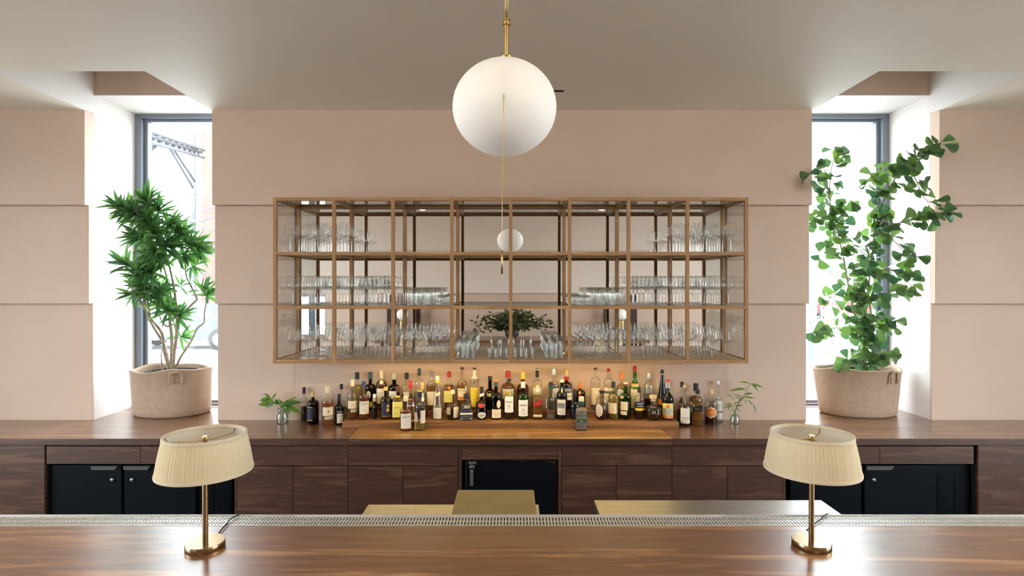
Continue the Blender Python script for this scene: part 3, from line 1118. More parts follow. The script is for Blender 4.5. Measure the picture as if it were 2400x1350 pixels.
def bottle(px, row, ytop, w, shape, glass, liq, level, cap, caph, labels, desc, capname='cap', extra=None):
    if row == 1:
        yb, h, Df = None, T1H, 3.594
    elif row == 2:
        yb, h, Df = None, T2H, 3.677
    else:
        h = 0.9006
        Df = h * F / (row - HZ)
    r = w / 2 * Df / F * 1.01
    if row == 1:
        Df = min(3.594 + max(0, .034 - r), T2Y - .002 - 2 * r * 1.06)
    if row == 2:
        Df = min(3.748 - 2 * r * 1.02, 3.677 + max(0, .034 - r))
    Dc = Df + r
    X = (px - 1200) * Dc / F
    z0 = HC - h
    H = (HC - (ytop - HZ) * Dc / F) - z0
    t = thing('bottle', (X, Dc, z0 + .0003), desc, 'bottle', 'liquor bottles on the back bar')
    t.rotation_euler = (0, 0, -atan2(X, Dc))
    ch = caph * Dc / F
    pr, rn, ex = profile(shape, r, H - ch * .35)
    rf = lambda z: r_at(pr, z)
    lathe('glass', pr, BG[glass], t, 20, ex, local=True, cap1=False)
    if liq and level > 0:
        lz = H * level
        lp = [(max(a - .0028, .002), max(z, .006)) for a, z in pr if z < lz]
        lp.append((max(rf(lz) - .0028, .002), lz))
        lathe('liquid', lp, LQ[liq], t, 16, ex, local=True)
    cr = rn * 1.12
    if capname == 'stopper':
        cp = [(cr * .9, H - ch), (cr * .9, H - ch * .55), (cr * 1.35, H - ch * .5), (cr * 1.35, H - .001), (cr * 1.2, H)]
    else:
        cp = [(cr, H - ch), (cr, H - .0015), (cr * .92, H)]
    lathe(capname, cp, paper(cap), t, 14, local=True)
    if extra:
        extra(t, r, H, rf, ex, rn, Dc)
    for li, lb in enumerate(labels):
        x0, x1, y0, y1, c = lb[:5]
        opt = lb[5] if len(lb) > 5 else {}
        hw = w / 2 * 1.02
        a0 = asin(max(-1, min(1, (x0 - px) / hw)))
        a1 = asin(max(-1, min(1, (x1 - px) / hw)))
        a0, a1 = max(a0, -1.3), min(a1, 1.3)
        if opt.get('neck'):
            a0, a1 = -1.5, 1.5
        if opt.get('full'):
            a0, a1 = opt['full']
        Dl = Dc - r
        za = HC - (y1 - HZ) * Dl / F - z0
        zb = HC - (y0 - HZ) * Dl / F - z0
        p = patch('label', t, a0, a1, za, zb, (lambda q: rf(q) * 1.13) if opt.get('neck') else rf, ex, paper(c), opt.get('slant', 0) * Dl / F, opt.get('o', 'rect'), li * .0005)
        for tx in opt.get('t', []):
            s, fy, fh, tc = tx[:4]
            am = (a0 + a1) / 2 + (tx[4] if len(tx) > 4 else 0)
            letter(p, s, am, za + (zb - za) * fy, (zb - za) * fh, rf, ex, tc, (a1 - a0) * rf((za + zb) / 2) * .74)
        for fy, fw_, tc in opt.get('lines', []):
            am, da = (a0 + a1) / 2, (a1 - a0) / 2 * fw_
            z = za + (zb - za) * fy
            patch('print_line', p, am - da, am + da, z - .0007, z + .0007, lambda q: rf(q) * 1.01 + .0003 + li * .0005, ex, paper(tc))
    return t

LN = [(.72, .7, 'grey'), (.5, .6, 'tan'), (.3, .6, 'tan')]
B = bottle
# --- standing on the left counter
B(712.5, 989, 908, 16, 'S', 'clear', 'dark', .44, 'black', 14, [(706, 719, 922, 925, 'red', {'neck': 1})], 'slim clear bottle of dark liquor with black cap, leftmost of all the bottles')
B(733.5, 996, 918, 27, 'R', 'brown', 'dark', .72, 'gold', 12, [(720, 733, 955, 985, 'navy'), (721, 732, 954, 955.5, 'gold'), (721, 732, 985, 986.5, 'gold')], 'round-shouldered brown bottle with gold cap and black side label at the left end')
B(767.5, 1000, 904, 26, 'S', 'clear', 'red', .60, 'cream', 17, [(757, 780, 955, 975, 'cream', {'t': [('8', .5, .3, 'brown')]}), (761, 779, 976, 984, 'tan')], 'amber bottle with cream capsule and cream label on the left counter')
B(794.5, 997, 924, 19, 'S', 'black', None, 0, 'black', 18, [(790, 803, 962, 970, 'black', {'lines': [(.4, .8, 'white'), (.6, .7, 'white')]}), (790, 804, 970, 992, 'white', {'lines': [(.80, .8, 'black'), (.70, .8, 'black'), (.45, .6, 'grey'), (.25, .4, 'grey')]})], 'small black bottle with white label, just left of the bottle step')
B(800, 990, 900, 20, 'L', 'clear', 'gold', .38, 'black', 12, [], 'clear bottle with black cap behind the small black bottle with white label')
# --- lower step, left part
B(826, 1, 889, 24, 'S', 'clear', 'red', .42, 'cream', 16, [(816, 837, 940, 958, 'cream', {'t': [('18', .5, .3, 'tan')]}), (822, 837, 959, 967, 'tan')], 'clear half-full bottle with cream capsule, leftmost on the bottle step')
B(852.5, 1, 894, 26, 'S', 'clear', 'red', .60, 'blue', 13, [(843, 864, 941, 971, 'ivory', {'t': [('BALVENIE', .82, .12, 'grey')], 'lines': LN})], 'amber bottle with blue cap and large ivory label')
B(877.5, 1, 924, 12, 'L', 'black', None, 0, 'white', 8, [(873, 882, 933, 942, 'tan', {'neck': 1})], 'very small dark bottle with white stopper, among the front row bottles')
B(904.5, 1, 907, 26, 'S', 'olive', 'gold', .52, 'gold', 8, [(895, 915, 944, 975, 'navy'), (906, 912, 949, 956, 'gold', {'o': 'oval'}), (905, 912, 957, 966, 'gold', {'o': 'oval'}), (895, 915, 975.3, 976.3, 'tan')], 'olive green bottle with gold cap and black label with gold figure')
B(932.5, 1, 906, 25, 'Q', 'clear', 'amber', .70, 'brown', 12, [(922, 941, 942, 978, 'lemon', {'lines': [(.66, .6, 'brown'), (.6, .5, 'brown'), (.3, .6, 'tan')]}), (923, 941, 929, 933, 'yellow')], 'square amber bottle with yellow label in the front row')
B(962.5, 1, 893, 26, 'B', 'clear', 'red', .52, 'red', 18, [(954, 972, 950, 953, 'silver')], 'rounded amber bottle with long red capsule behind the two bottles on the counter')
B(990, 1, 896, 24, 'L', 'clear', 'dark', .34, 'gold', 16, [(984, 1000, 921, 942, 'ivory', {'o': 'oval'})], 'clear bottle with dark gold capsule beside the tall cone-shaped bottle')
B(1025.5, 1, 881, 25, 'C', 'clear', 'clear', .30, 'white', 9, [(1016, 1034, 956, 982, 'ivory', {'lines': LN}), (1018, 1036, 921, 928, 'cream', {'slant': 4}), (1021, 1030, 892, 899, 'yellow', {'neck': 1})], 'tall clear cone-shaped bottle with white cap and white sash')
B(1061, 1, 914, 30, 'B', 'clear', 'dark', .34, 'cream', 9, [(1063, 1076, 955, 980, 'cream', {'lines': LN}), (1047, 1056, 957, 972, 'tan')], 'squat round clear bottle with cream cap and cream label')


def pourer(t, r, H, rf, ex, rn, Dc):
    tube('pourer', [(0, 0, H - .002), (0, 0, H + .02), (-.006, -.004, H + .052)], [.006, .004, .003], STEEL, t, 8, local=True)

B(1093, 1, 923, 31, 'T', 'clear', 'clear', .62, 'black', 11, [(1082, 1104, 944, 962, 'black', {'t': [('1800', .42, .42, 'ivory')]}), (1081, 1105, 963, 968, 'navy'), (1081, 1105, 968, 972, 'ivory'), (1081, 1105, 972, 979, 'navy', {'lines': [(.5, .6, 'gold')]})], 'clear tapered square bottle with black label reading 1800 and metal pourer', extra=pourer)
B(1129, 1, 908, 27, 'D', 'dkgreen', 'dark', .6, 'black', 14, [(1119, 1139, 966, 982, 'ivory', {'o': 'oval', 't': [('DOM', .5, .28, 'grey')]}), (1121, 1135, 946, 957, 'scarlet', {'o': 'oval'}), (1123, 1134, 924, 931, 'white', {'neck': 1, 'slant': 5}), (1123, 1134, 907.5, 909, 'dkred', {'neck': 1})], 'dark green onion-shaped bottle with red seal and white oval label')
B(1162.5, 1, 893, 25, 'S', 'brown', 'dark', .62, 'teal', 13, [(1153, 1174, 960, 980, 'cream', {'lines': LN[1:]}), (1164, 1173, 938, 958, 'cream', {'o': 'oval'}), (1156, 1168, 892.5, 896.5, 'orange', {'neck': 1})], 'dark brown bottle with orange-topped teal cap and cream oval tag')
B(1193.5, 1, 888, 24, 'G', 'clear', 'dark', .32, 'black', 6, [(1183, 1203, 930, 967, 'white', {'t': [('MACALLAN', .68, .10, 'black'), ('12', .42, .13, 'black')], 'lines': [(.25, .6, 'tan'), (.86, .3, 'grey')]})], 'slender bottle with white label numbered 12 in front of the wide amber bottle')
B(1226, 1, 895, 25, 'S', 'green', 'gold', .62, 'white', 8, [(1215.5, 1237, 938, 976, 'white', {'t': [('LAPHROAIG', .68, .11, 'black'), ('10', .40, .13, 'black')], 'lines': [(.22, .7, 'grey'), (.12, .5, 'tan')]}), (1220, 1232, 898, 911, 'ivory', {'neck': 1})], 'bright green bottle with white neck band and white label numbered 10')
B(1260, 1, 903, 23, 'Q', 'clear', 'amber', .66, 'cork', 9, [(1249, 1271, 940, 952, 'red', {'slant': 7, 'full': (-.72, .72), 'lines': [(.5, .6, 'tan')]}), (1252, 1268, 972, 977, 'cream'), (1254, 1266, 912, 920, 'ivory', {'neck': 1})], 'square amber bottle with slanted red label')
B(1291, 1, 896, 22, 'M', 'clear', 'clear', .12, 'black', 8, [(1284, 1298, 905, 914, 'green', {'neck': 1}), (1280, 1283, 935, 958, 'ivory'), (1290, 1298, 933, 939, 'grey')], 'nearly empty clear bottle with black cap and dark neck band')
B(1317, 1, 890, 25, 'S', 'black', None, 0, 'cream', 6, [(1306, 1325, 937, 973, 'ivory', {'lines': [(.2, .6, 'tan'), (.12, .5, 'tan')]}), (1307, 1324, 945, 957, 'grey', {'lines': [(.3, .8, 'ivory'), (.6, .7, 'black')]}), (1313, 1321, 909, 921, 'ivory', {'o': 'oval'})], 'black bottle with ivory picture label and round white neck tag')
B(1347, 1, 913, 23, 'N', 'black', None, 0, 'black', 14, [], 'plain black bottle half hidden behind the small clear gin bottle')
B(1410, 1, 916, 27, 'R', 'clear', 'plum', .30, 'black', 6, [(1397, 1413, 947, 979, 'ivory', {'o': 'oval', 'lines': [(.3, .5, 'grey'), (.5, .6, 'grey'), (.7, .5, 'grey')]})], 'clear jar-like bottle with flat black stopper and lacy oval label', 'stopper')
B(1437.5, 1, 895, 25, 'S', 'clear', 'gold', .66, 'black', 14, [(1426, 1445, 945, 970, 'cream', {'lines': [(.84, .8, 'tan')] + LN[1:]})], 'golden bottle with black cap and cream label in the front row')
B(1466, 1, 896, 26, 'S', 'green', 'dark', .52, 'cork', 6, [(1454, 1471, 942, 962, 'cream', {'lines': [(.62, .8, 'tan'), (.4, .6, 'tan')]}), (1454, 1469, 964, 973, 'cream'), (1460, 1473, 902, 908, 'brown', {'neck': 1}), (1454, 1462, 928, 936, 'gold', {'o': 'oval'})], 'green bottle with cork stopper and cream label in front of the golden one')
B(1498, 1, 908, 23, 'R', 'clear', 'dark', .50, 'black', 12, [(1489, 1510, 942, 956, 'navy', {'lines': [(.72, .6, 'white'), (.62, .6, 'white'), (.3, .4, 'white'), (.22, .4, 'white')]}), (1489, 1510, 957, 963, 'yellow')], 'clear bottle of dark rum with black cap and yellow band')
B(1530.5, 1, 926, 37, 'D', 'clear', 'dark', .56, 'cork', 14, [(1520, 1542, 951, 960, 'black', {'lines': [(.5, .8, 'ivory')]}), (1526, 1538, 962, 971, 'black', {'t': [('23', .5, .8, 'ivory')]})], 'wide low decanter bottle with cork stopper and white number 23', 'stopper')
B(1565, 1, 890, 27, 'G', 'black', None, 0, 'scarlet', 6, [(1553, 1577, 946, 974, 'lemon'), (1556, 1575, 957, 972, 'sage'), (1561, 1570, 949, 957, 'orange', {'o': 'oval'}), (1553, 1577, 974, 981, 'orange', {'t': [('SAINT', .5, .6, 'ivory')]}), (1560, 1571, 897, 912, 'silver', {'neck': 1})], 'black wine-shaped bottle with red cap, silver neck and yellow picture label')
# --- on the counter in front of the step
B(951, 1011.5, 930, 27, 'S', 'clear', 'red', .58, 'cream', 10, [(940, 963, 970, 1005, 'ivory', {'t': [('THE BALVENIE', .80, .10, 'grey')], 'lines': LN})], 'amber bottle with cream cap standing on the counter, left of a pair')
B(984, 1010.5, 916, 27, 'S', 'clear', 'gold', .20, 'black', 15, [(985.5, 996.5, 963, 993, 'ivory', {'lines': LN}), (971.5, 978, 967, 990, 'tan'), (977, 990, 915.5, 920, 'yellow', {'neck': 1})], 'nearly empty bottle with yellow-topped black cap standing on the counter, right of a pair')
B(1362.5, 1010.5, 930, 28, 'M', 'clear', 'clear', .70, 'cream', 12, [(1352, 1374, 974, 990, 'green', {'t': [('HAYMANS', .74, .24, 'ivory'), ('LONDON DRY', .44, .16, 'orange'), ('GIN', .16, .18, 'ivory')]}), (1355, 1370, 943, 952, 'green', {'neck': 1})], 'small clear gin bottle with green label alone on the counter')
# --- upper step
B(837, 2, 873, 26, 'S', 'clear', 'gold', .66, 'black', 15, [], 'golden bottle with black cap, leftmost on the upper step')
B(868, 2, 872, 23, 'S', 'brown', 'dark', .66, 'teal', 16, [(859.5, 868.5, 916, 936, 'cream', {'o': 'oval'}), (864, 873, 942, 955, 'lemon')], 'dark bottle with oval cream label on the upper step')
B(894, 2, 867, 26, 'R', 'clear', 'red', .72, 'cream', 20, [(883, 900, 911, 946, 'ivory', {'t': [('MACALLAN', .72, .09, 'grey')], 'lines': LN[1:]}), (888, 900, 892, 901, 'cream', {'o': 'taper'})], 'amber bottle with tall cream capsule and cream chevron on its shoulder')
B(924, 2, 874, 27, 'S', 'dkgreen', 'dark', .66, 'sage', 15, [(912, 929, 917, 936, 'ivory', {'lines': [(.5, .5, 'grey')]})], 'dark green bottle with pale grey cap on the upper step')
B(953, 2, 874, 25, 'S', 'clear', 'pale', .42, 'black', 14, [(946, 958, 919, 936, 'cream')], 'clear bottle with black cap above the pair of bottles on the counter')
B(982.5, 2, 864, 23, 'R', 'clear', 'clear', .4, 'teal', 16, [], 'tall clear bottle with dark teal cap on the upper step')
B(1011.5, 2, 870, 24, 'R', 'clear', 'amber', .66, 'grey', 14, [(1001, 1021, 918, 950, 'cream', {'lines': LN}), (1008, 1016, 884, 892, 'cream', {'o': 'oval'})], 'amber bottle with grey cap and round cream neck medallion')
B(1052.5, 2, 871, 24, 'Q', 'clear', 'red', .64, 'red', 13, [(1043, 1059, 916, 943, 'lemon', {'lines': LN}), (1049, 1056, 905, 914, 'orange', {'o': 'oval'})], 'square-shouldered dark amber bottle with red cap and orange seal')
B(1083, 2, 861, 22, 'S', 'clear', 'amber', .66, 'brown', 5, [(1073, 1093, 911, 930, 'cream', {'lines': [(.78, .8, 'brown'), (.72, .8, 'brown'), (.4, .3, 'tan')]}), (1073, 1093, 930, 938, 'orange'), (1081, 1084, 868, 882, 'red')], 'amber bottle with cream label and orange band on the upper step')
B(1112, 2, 862, 21, 'R', 'clear', 'pale', .2, 'brown', 5, [(1102.5, 1121.5, 909, 954, 'yellow', {'o': 'taper', 'lines': [(.88, .7, 'gold'), (.85, .7, 'gold'), (.72, .2, 'gold')]}), (1107, 1116, 868, 888, 'ivory', {'neck': 1})], 'clear bottle with tall bright yellow label on the upper step')
B(1148.5, 2, 882, 27, 'N', 'brown', 'dark', .6, 'black', 9, [(1143, 1154, 922, 931, 'gold', {'o': 'oval'})], 'dark long-necked bottle with round yellow medallion')
B(1190.5, 2, 870, 31, 'S', 'clear', 'red', .72, 'red', 14, [(1178, 1204, 912, 936, 'ivory', {'lines': [(.3, .8, 'brown'), (.2, .6, 'brown')]}), (1183, 1195, 917, 927, 'yellow', {'o': 'oval'})], 'wide amber bottle with dark red cap on the upper step')
B(1225.5, 2, 872, 27, 'S', 'amber', 'amber', .66, 'yellow', 16, [], 'amber bottle with tall yellow cap behind the bright green one')
B(1259, 2, 864, 24, 'R', 'clear', 'pale', .3, 'black', 20, [(1249, 1270, 908, 925, 'cream'), (1254, 1264, 867, 869, 'white', {'neck': 1})], 'clear bottle with tall black capsule ringed in white')
B(1298, 2, 863, 24, 'S', 'clear', 'clear', .6, 'silver', 16, [(1295, 1309.5, 910, 932, 'ivory', {'lines': [(.3, .6, 'grey'), (.5, .6, 'grey')]}), (1288, 1309.5, 908, 910, 'black')], 'clear bottle with silver screw cap on the upper step')
B(1328, 2, 865, 25, 'S', 'clear', 'plum', .72, 'gold', 18, [(1318, 1340, 908, 921, 'navy', {'t': [('CAMPARI', .5, .62, 'white')]}), (1319, 1340, 921, 938, 'ivory'), (1332, 1338, 926, 932, 'gold', {'o': 'oval'}), (1322, 1334, 884, 893, 'red', {'neck': 1})], 'dark purple bottle with gold cap and bold white lettering')
B(1360, 2, 898, 24, 'R', 'brown', 'dark', .6, 'orange', 12, [(1355, 1362, 913, 930, 'dkred'), (1356, 1362, 917, 924, 'gold', {'o': 'oval'})], 'brown bottle with orange cap behind the small gin bottle')
B(1395.5, 2, 862, 23, 'R', 'clear', 'clear', .1, 'brown', 4, [(1386, 1406, 910, 949, 'cream', {'lines': [(.86, .8, 'grey'), (.6, .7, 'tan'), (.5, .6, 'tan'), (.4, .7, 'tan')]})], 'clear bottle with long cream label and brown stopper on the upper step')
B(1426.5, 2, 864, 23, 'R', 'clear', 'pale', .5, 'red', 7, [(1416, 1437, 909, 917, 'cream', {'t': [('2', .5, .6, 'brown')]}), (1416, 1437, 923, 945, 'cream', {'t': [('LINIE', .7, .22, 'grey')]})], 'clear bottle with thin red cap on the upper step')
B(1457, 2, 872, 24, 'S', 'clear', 'gold', .70, 'orange', 17, [(1446, 1462, 912, 930, 'ivory', {'o': 'oval', 'lines': [(.6, .6, 'black')]})], 'yellow liqueur bottle with orange capsule and round white label')
B(1488, 2, 858, 25, 'G', 'green', 'gold', .6, 'red', 14, [(1477.5, 1499, 905, 958, 'cream', {'t': [('LUXARDO', .88, .07, 'red')], 'lines': [(.7, .6, 'tan'), (.55, .7, 'tan'), (.4, .6, 'tan'), (.25, .7, 'tan')]}), (1477.5, 1499, 900, 905, 'gold')], 'green bottle with red capsule and tall cream label, tallest on the upper step')
B(1520, 2, 873, 21, 'R', 'clear', 'dark', .28, 'silver', 14, [(1511.5, 1529.5, 904, 922, 'silver', {'lines': [(.5, .5, 'grey'), (.7, .4, 'grey')]})], 'clear bottle with silver cap and silver arched label')
B(1552, 2, 867, 22, 'C', 'black', None, 0, 'black', 9, [(1543, 1553, 936, 950, 'orange'), (1546, 1558, 877, 880, 'tan', {'neck': 1})], 'tall slender black wine bottle at the right end of the upper step')
# --- right counter
B(1598.5, 992, 895, 24, 'L', 'clear', 'dark', .3, 'black', 12, [(1590, 1600, 933, 945, 'black')], 'clear bottle with black cap behind the cream-labelled dark bottle on the right counter')
B(1604.5, 1000, 902, 26, 'H', 'clear', 'dark', .46, 'cork', 7, [(1595.5, 1616, 957, 993, 'ivory', {'t': [('CARDON', .36, .13, 'grey')], 'lines': [(.24, .7, 'tan'), (.16, .5, 'tan')]})], 'dark bottle with long thin clear neck and large ivory label on the right counter')
B(1631, 992, 899, 30, 'S', 'clear', 'amber', .68, 'black', 17, [(1617, 1624, 943, 952, 'cream'), (1617, 1624, 955, 968, 'cream')], 'wide amber bottle with black capsule on the right counter')
B(1635, 999, 914, 25, 'Q', 'clear', 'amber', .60, 'black', 9, [(1624, 1647, 952, 966, 'black', {'slant': 6, 'full': (-.72, .72), 'lines': [(.5, .6, 'gold')]})], 'square amber bottle with slanted black label')
B(1666, 997, 912, 28, 'S', 'clear', 'dark', .46, 'cork', 11, [(1653.5, 1678.5, 954, 981, 'ivory', {'o': 'hex'}), (1655, 1677.5, 956, 979, 'orange', {'o': 'hex', 'lines': [(.6, .7, 'cream'), (.53, .7, 'cream'), (.42, .5, 'cream')]})], 'dark bottle with orange hexagonal label bordered in white')
B(1683, 990, 892, 20, 'L', 'clear', 'clear', .5, 'silver', 10, [(1675, 1692.5, 940, 963, 'white', {'lines': [(.5, .6, 'grey')]}), (1675, 1692.5, 968, 983, 'white'), (1679, 1689, 929, 937, 'silver', {'o': 'oval'})], 'tall clear bottle with white labels, rightmost of all the bottles')

# ------------------------------------------------------------------ table lamps
def table_lamp(px, Z, spin, label, flip):
    X = (px - 1200) * Z / F
    t = thing('table_lamp', (X, Z, ZBAR + .0003), label, 'lamp')
    t.rotation_euler = (0, 0, spin)
    lathe('base', [(.0575, 0), (.0585, .001), (.0585, .0185), (.0575, .020), (0.004, .020)], BRASSA, t, 40, local=True)
    lathe('pole', [(.0086, .0195), (.0086, .335)], BRASSA, t, 16, local=True)
    z0, z1, r0, r1 = .248, .364, .1413, .1206
    n = 288
    v, f = [], []
    rows = [(r0, z0), (r0, z0 + .004), (r0 + (r1 - r0) * .5 + .0015, (z0 + z1) / 2), (r1, z1 - .004), (r1, z1)]
    for (r, z) in rows:
        for i in range(n):
            a = 2 * pi * i / n
            k = r + (.0006 if i % 2 else -.0002) + .00035 * sin(i * 1.7) + .0003 * sin(i * .61)
            v.append((k * cos(a), k * sin(a), z))
    for j in range(len(rows) - 1):
        for i in range(n):
            a, b = j * n + i, j * n + (i + 1) % n
            f.append((a, b, b + n, a + n))
    shade = mk('shade', v, f, SHADE, t, False, local=True)
    lathe('lining', [(r0 - .003, z0 + .001), (r1 - .003, z1 - .001)], SHADEI, shade, 60, cap0=False, cap1=False, local=True)
    for (r, z) in ((r0, z0 + .002), (r1, z1 - .002)):
        q = [(r - .004, z - .005), (r + .0022, z - .005), (r + .003, z), (r + .0018, z + .005), (r - .004, z + .005), (r - .004, z - .005)]
        lathe('shade_trim', q, TRIM, shade, 72, cap0=False, cap1=False, local=True)
    # spider, harp nut and finial
    for k in range(3):
        a = radians(70 + 120 * k + flip)
        pts = [(.006 * cos(a), .006 * sin(a), .345), (.03 * cos(a), .03 * sin(a), .342), (.11 * cos(a), .11 * sin(a), .342), (.1195 * cos(a), .1195 * sin(a), .356)]
        tube('spider_arm', pts, .0016, BRASS, t, 6, local=True)
    lathe('finial', [(.006, .335), (.0072, .337), (.0072, .347), (.0095, .348), (.0095, .357), (.0080, .359), (0, .359)], BRASS, t, 18, cap1=False, local=True)
    return t, X

lampL, XL = table_lamp(481, 1.816, 0.0, 'brass table lamp with pleated cream shade on the left side of the bar', 0)
lampR, XR = table_lamp(1902, 1.826, 0.0, 'brass table lamp with pleated cream shade on the right side of the bar', -20)


def lamp_cord(lamp, pts):
    out = []
    for (px, py) in pts:
        D = (HB - .0058) * F / (py - HZ)
        out.append(P(px, py, D))
    tube('cord', smoothpath(out, 5), .0027, CORD, lamp, 8)

ORIG[lampL.name] = Vector(lampL.location)
lamp_cord(lampL, [(513, 1250), (520, 1240), (532, 1228), (535, 1222), (545, 1213.5), (556, 1208.5), (560, 1206.5)])
lamp_cord(lampR, [(1891, 1243), (1898, 1237), (1912, 1225), (1925, 1216), (1931, 1208.5), (1940, 1204)])

# ------------------------------------------------------------------ globe pendant
ZP = 1.5
gc = Vector((-17.5 * ZP / F, ZP, HC + 415 * ZP / F))
pend = thing('globe_pendant', (gc.x, gc.y, ZC), 'large white opal globe pendant on brass rod with long beaded pull chain', 'pendant lamp')
v, f = [], []
A, Bz = .1380, .1257
prof = [(A * sin(pi * k / 32), -Bz * cos(pi * k / 32)) for k in range(1, 32)]
lathe('globe', [(.001, -Bz)] + prof + [(.001, Bz)], OPAL, pend, 64, at=gc)
xr = (1187 - 1200) * ZP / F
tz = lambda y: HC - (y - HZ) * ZP / F
lathe('rod', [(.0052, 0), (.0052, tz(46) - tz(140))], BRASS, pend, 14, at=(xr, ZP, tz(140)))
lathe('collar', [(.0060, 0), (.0105, .001), (.0105, .008), (.006, .009), (.006, .012), (.0095, .013), (.0095, .015), (.004, .016)], BRASS, pend, 18, at=(xr, ZP, tz(60)))
lathe('globe_cap', [(.02, 0), (.02, .004), (.008, .008)], BRASS, pend, 20, at=(xr, ZP, tz(139)))
tube('hanging_cord', [(xr - .001, ZP, tz(50)), (xr - .003, ZP, tz(-30)), (xr - .006, ZP, ZC)], .0022, BRASS, pend, 8)
tube('hanging_cord', [(xr + .002, ZP, tz(50)), (xr + .004, ZP, tz(-30)), (xr + .004, ZP, ZC)], .0018, BRASS, pend, 8)
lathe('ceiling_rose', [(.05, 0), (.05, .012), (.02, .02)], BRASS, pend, 24, at=(xr, ZP, ZC - .02))
# beaded chain draped over the front of the globe
ch = [P(1183, 55, 1.488)]
for (px, py, D) in ((1182.5, 100, 1.475), (1182, 150, 1.418), (1181, 200, 1.372), (1180, 254, 1.356), (1179, 310, 1.354), (1178, 400, 1.353), (1177, 500, 1.353), (1176.5, 590, 1.353)):
    ch.append(P(px, py, D))
path = smoothpath(ch, 12)
beads, acc, last = [], 0.0, path[0]
step = .0047
for q in path[1:]:
    while (q - last).length >= step:
        last = last + (q - last).normalized() * step
        beads.append(last.copy())
bparts = []
for q in beads:
    r = .0017
    bparts.append(([q + Vector((r, 0, 0)), q + Vector((0, r, 0)), q + Vector((-r, 0, 0)), q + Vector((0, -r, 0)), q + Vector((0, 0, r)), q + Vector((0, 0, -r))],
                   [(0, 1, 4), (1, 2, 4), (2, 3, 4), (3, 0, 4), (1, 0, 5), (2, 1, 5), (3, 2, 5), (0, 3, 5)]))
bparts.append(tube_vf(path, .0007, 5))
v, f = merge(bparts)
mk('pull_chain', v, f, BRASS, pend, True)
tube('chain_weight', [P(1176.5, 588, 1.353), P(1176.2, 642, 1.353)], .0026, BRASS, pend, 10)

# ------------------------------------------------------------------ ceiling spotlights behind the camera
SPOTC = M('spot_lens', (1, 0.95, 0.88), 0.4, emit=(1.0, 0.86, 0.68), es=6.0)
for x_, side in ((-1.15, 'left'), (1.15, 'right')):
    t = thing('ceiling_spotlight', (x_, .25, ZC - .0005), 'black box spotlight on the ceiling, mirrored at the %s of the cabinet top' % side, 'spotlight')
    box('housing', x_ - .09, x_ + .09, .16, .34, ZC - .10, ZC - .001, BLACKP, t, 0.004)
    lathe('lens', [(.06, ZC - .106), (.06, ZC - .1005)], SPOTC, t, 24, at=(x_, .25, 0))
    l = bpy.data.lights.new('spot_beam', 'AREA')
    l.shape = 'DISK'
    l.size = .16
    l.energy = 7.5
    l.color = (1.0, 0.88, 0.72)
    o = bpy.data.objects.new('spot_beam', l)
    COL.objects.link(o)
    o.parent = t
    o.location = (0, .03, -.112)
    o.rotation_euler = (Vector((x_ * .5, 3.7, 1.5)) - Vector((x_, .28, ZC - .112))).to_track_quat('-Z', 'Y').to_euler()

# ------------------------------------------------------------------ plants
def leaf_mesh(name, kind, mat, bend):
    """leaf of unit length along +Y, facing +Z"""
    if kind == 'lance':
        prof = [(0, .02), (.12, .05), (.35, .09), (.6, .082), (.82, .046), (1.0, .0)]
    elif kind == 'triangle':
        prof = [(0, .02), (.15, .10), (.4, .26), (.65, .41), (.84, .45), (.95, .33), (1.0, .12)]
    else:
        prof = [(0, .02), (.15, .11), (.4, .175), (.65, .145), (.85, .07), (1.0, .0)]
    v, f = [], []
    for (y, w) in prof:
        z = -bend * y * y
        v += [(-w, y, z + w * .22), (0, y, z), (w, y, z + w * .22)]
    for i in range(len(prof) - 1):
        a = i * 3
        f += [(a, a + 1, a + 4, a + 3), (a + 1, a + 2, a + 5, a + 4)]
    me = bpy.data.meshes.new(name)
    me.from_pydata(v, [], f)
    me.polygons.foreach_set('use_smooth', [True] * len(me.polygons))
    me.materials.append(mat)
    return me


def leaf_rot(d, up):
    d = d.normalized()
    x = d.cross(up)
    if x.length < 1e-4:
        x = Vector((1, 0, 0))
    x.normalize()
    z = x.cross(d)
    return Matrix((x, d, z)).transposed()


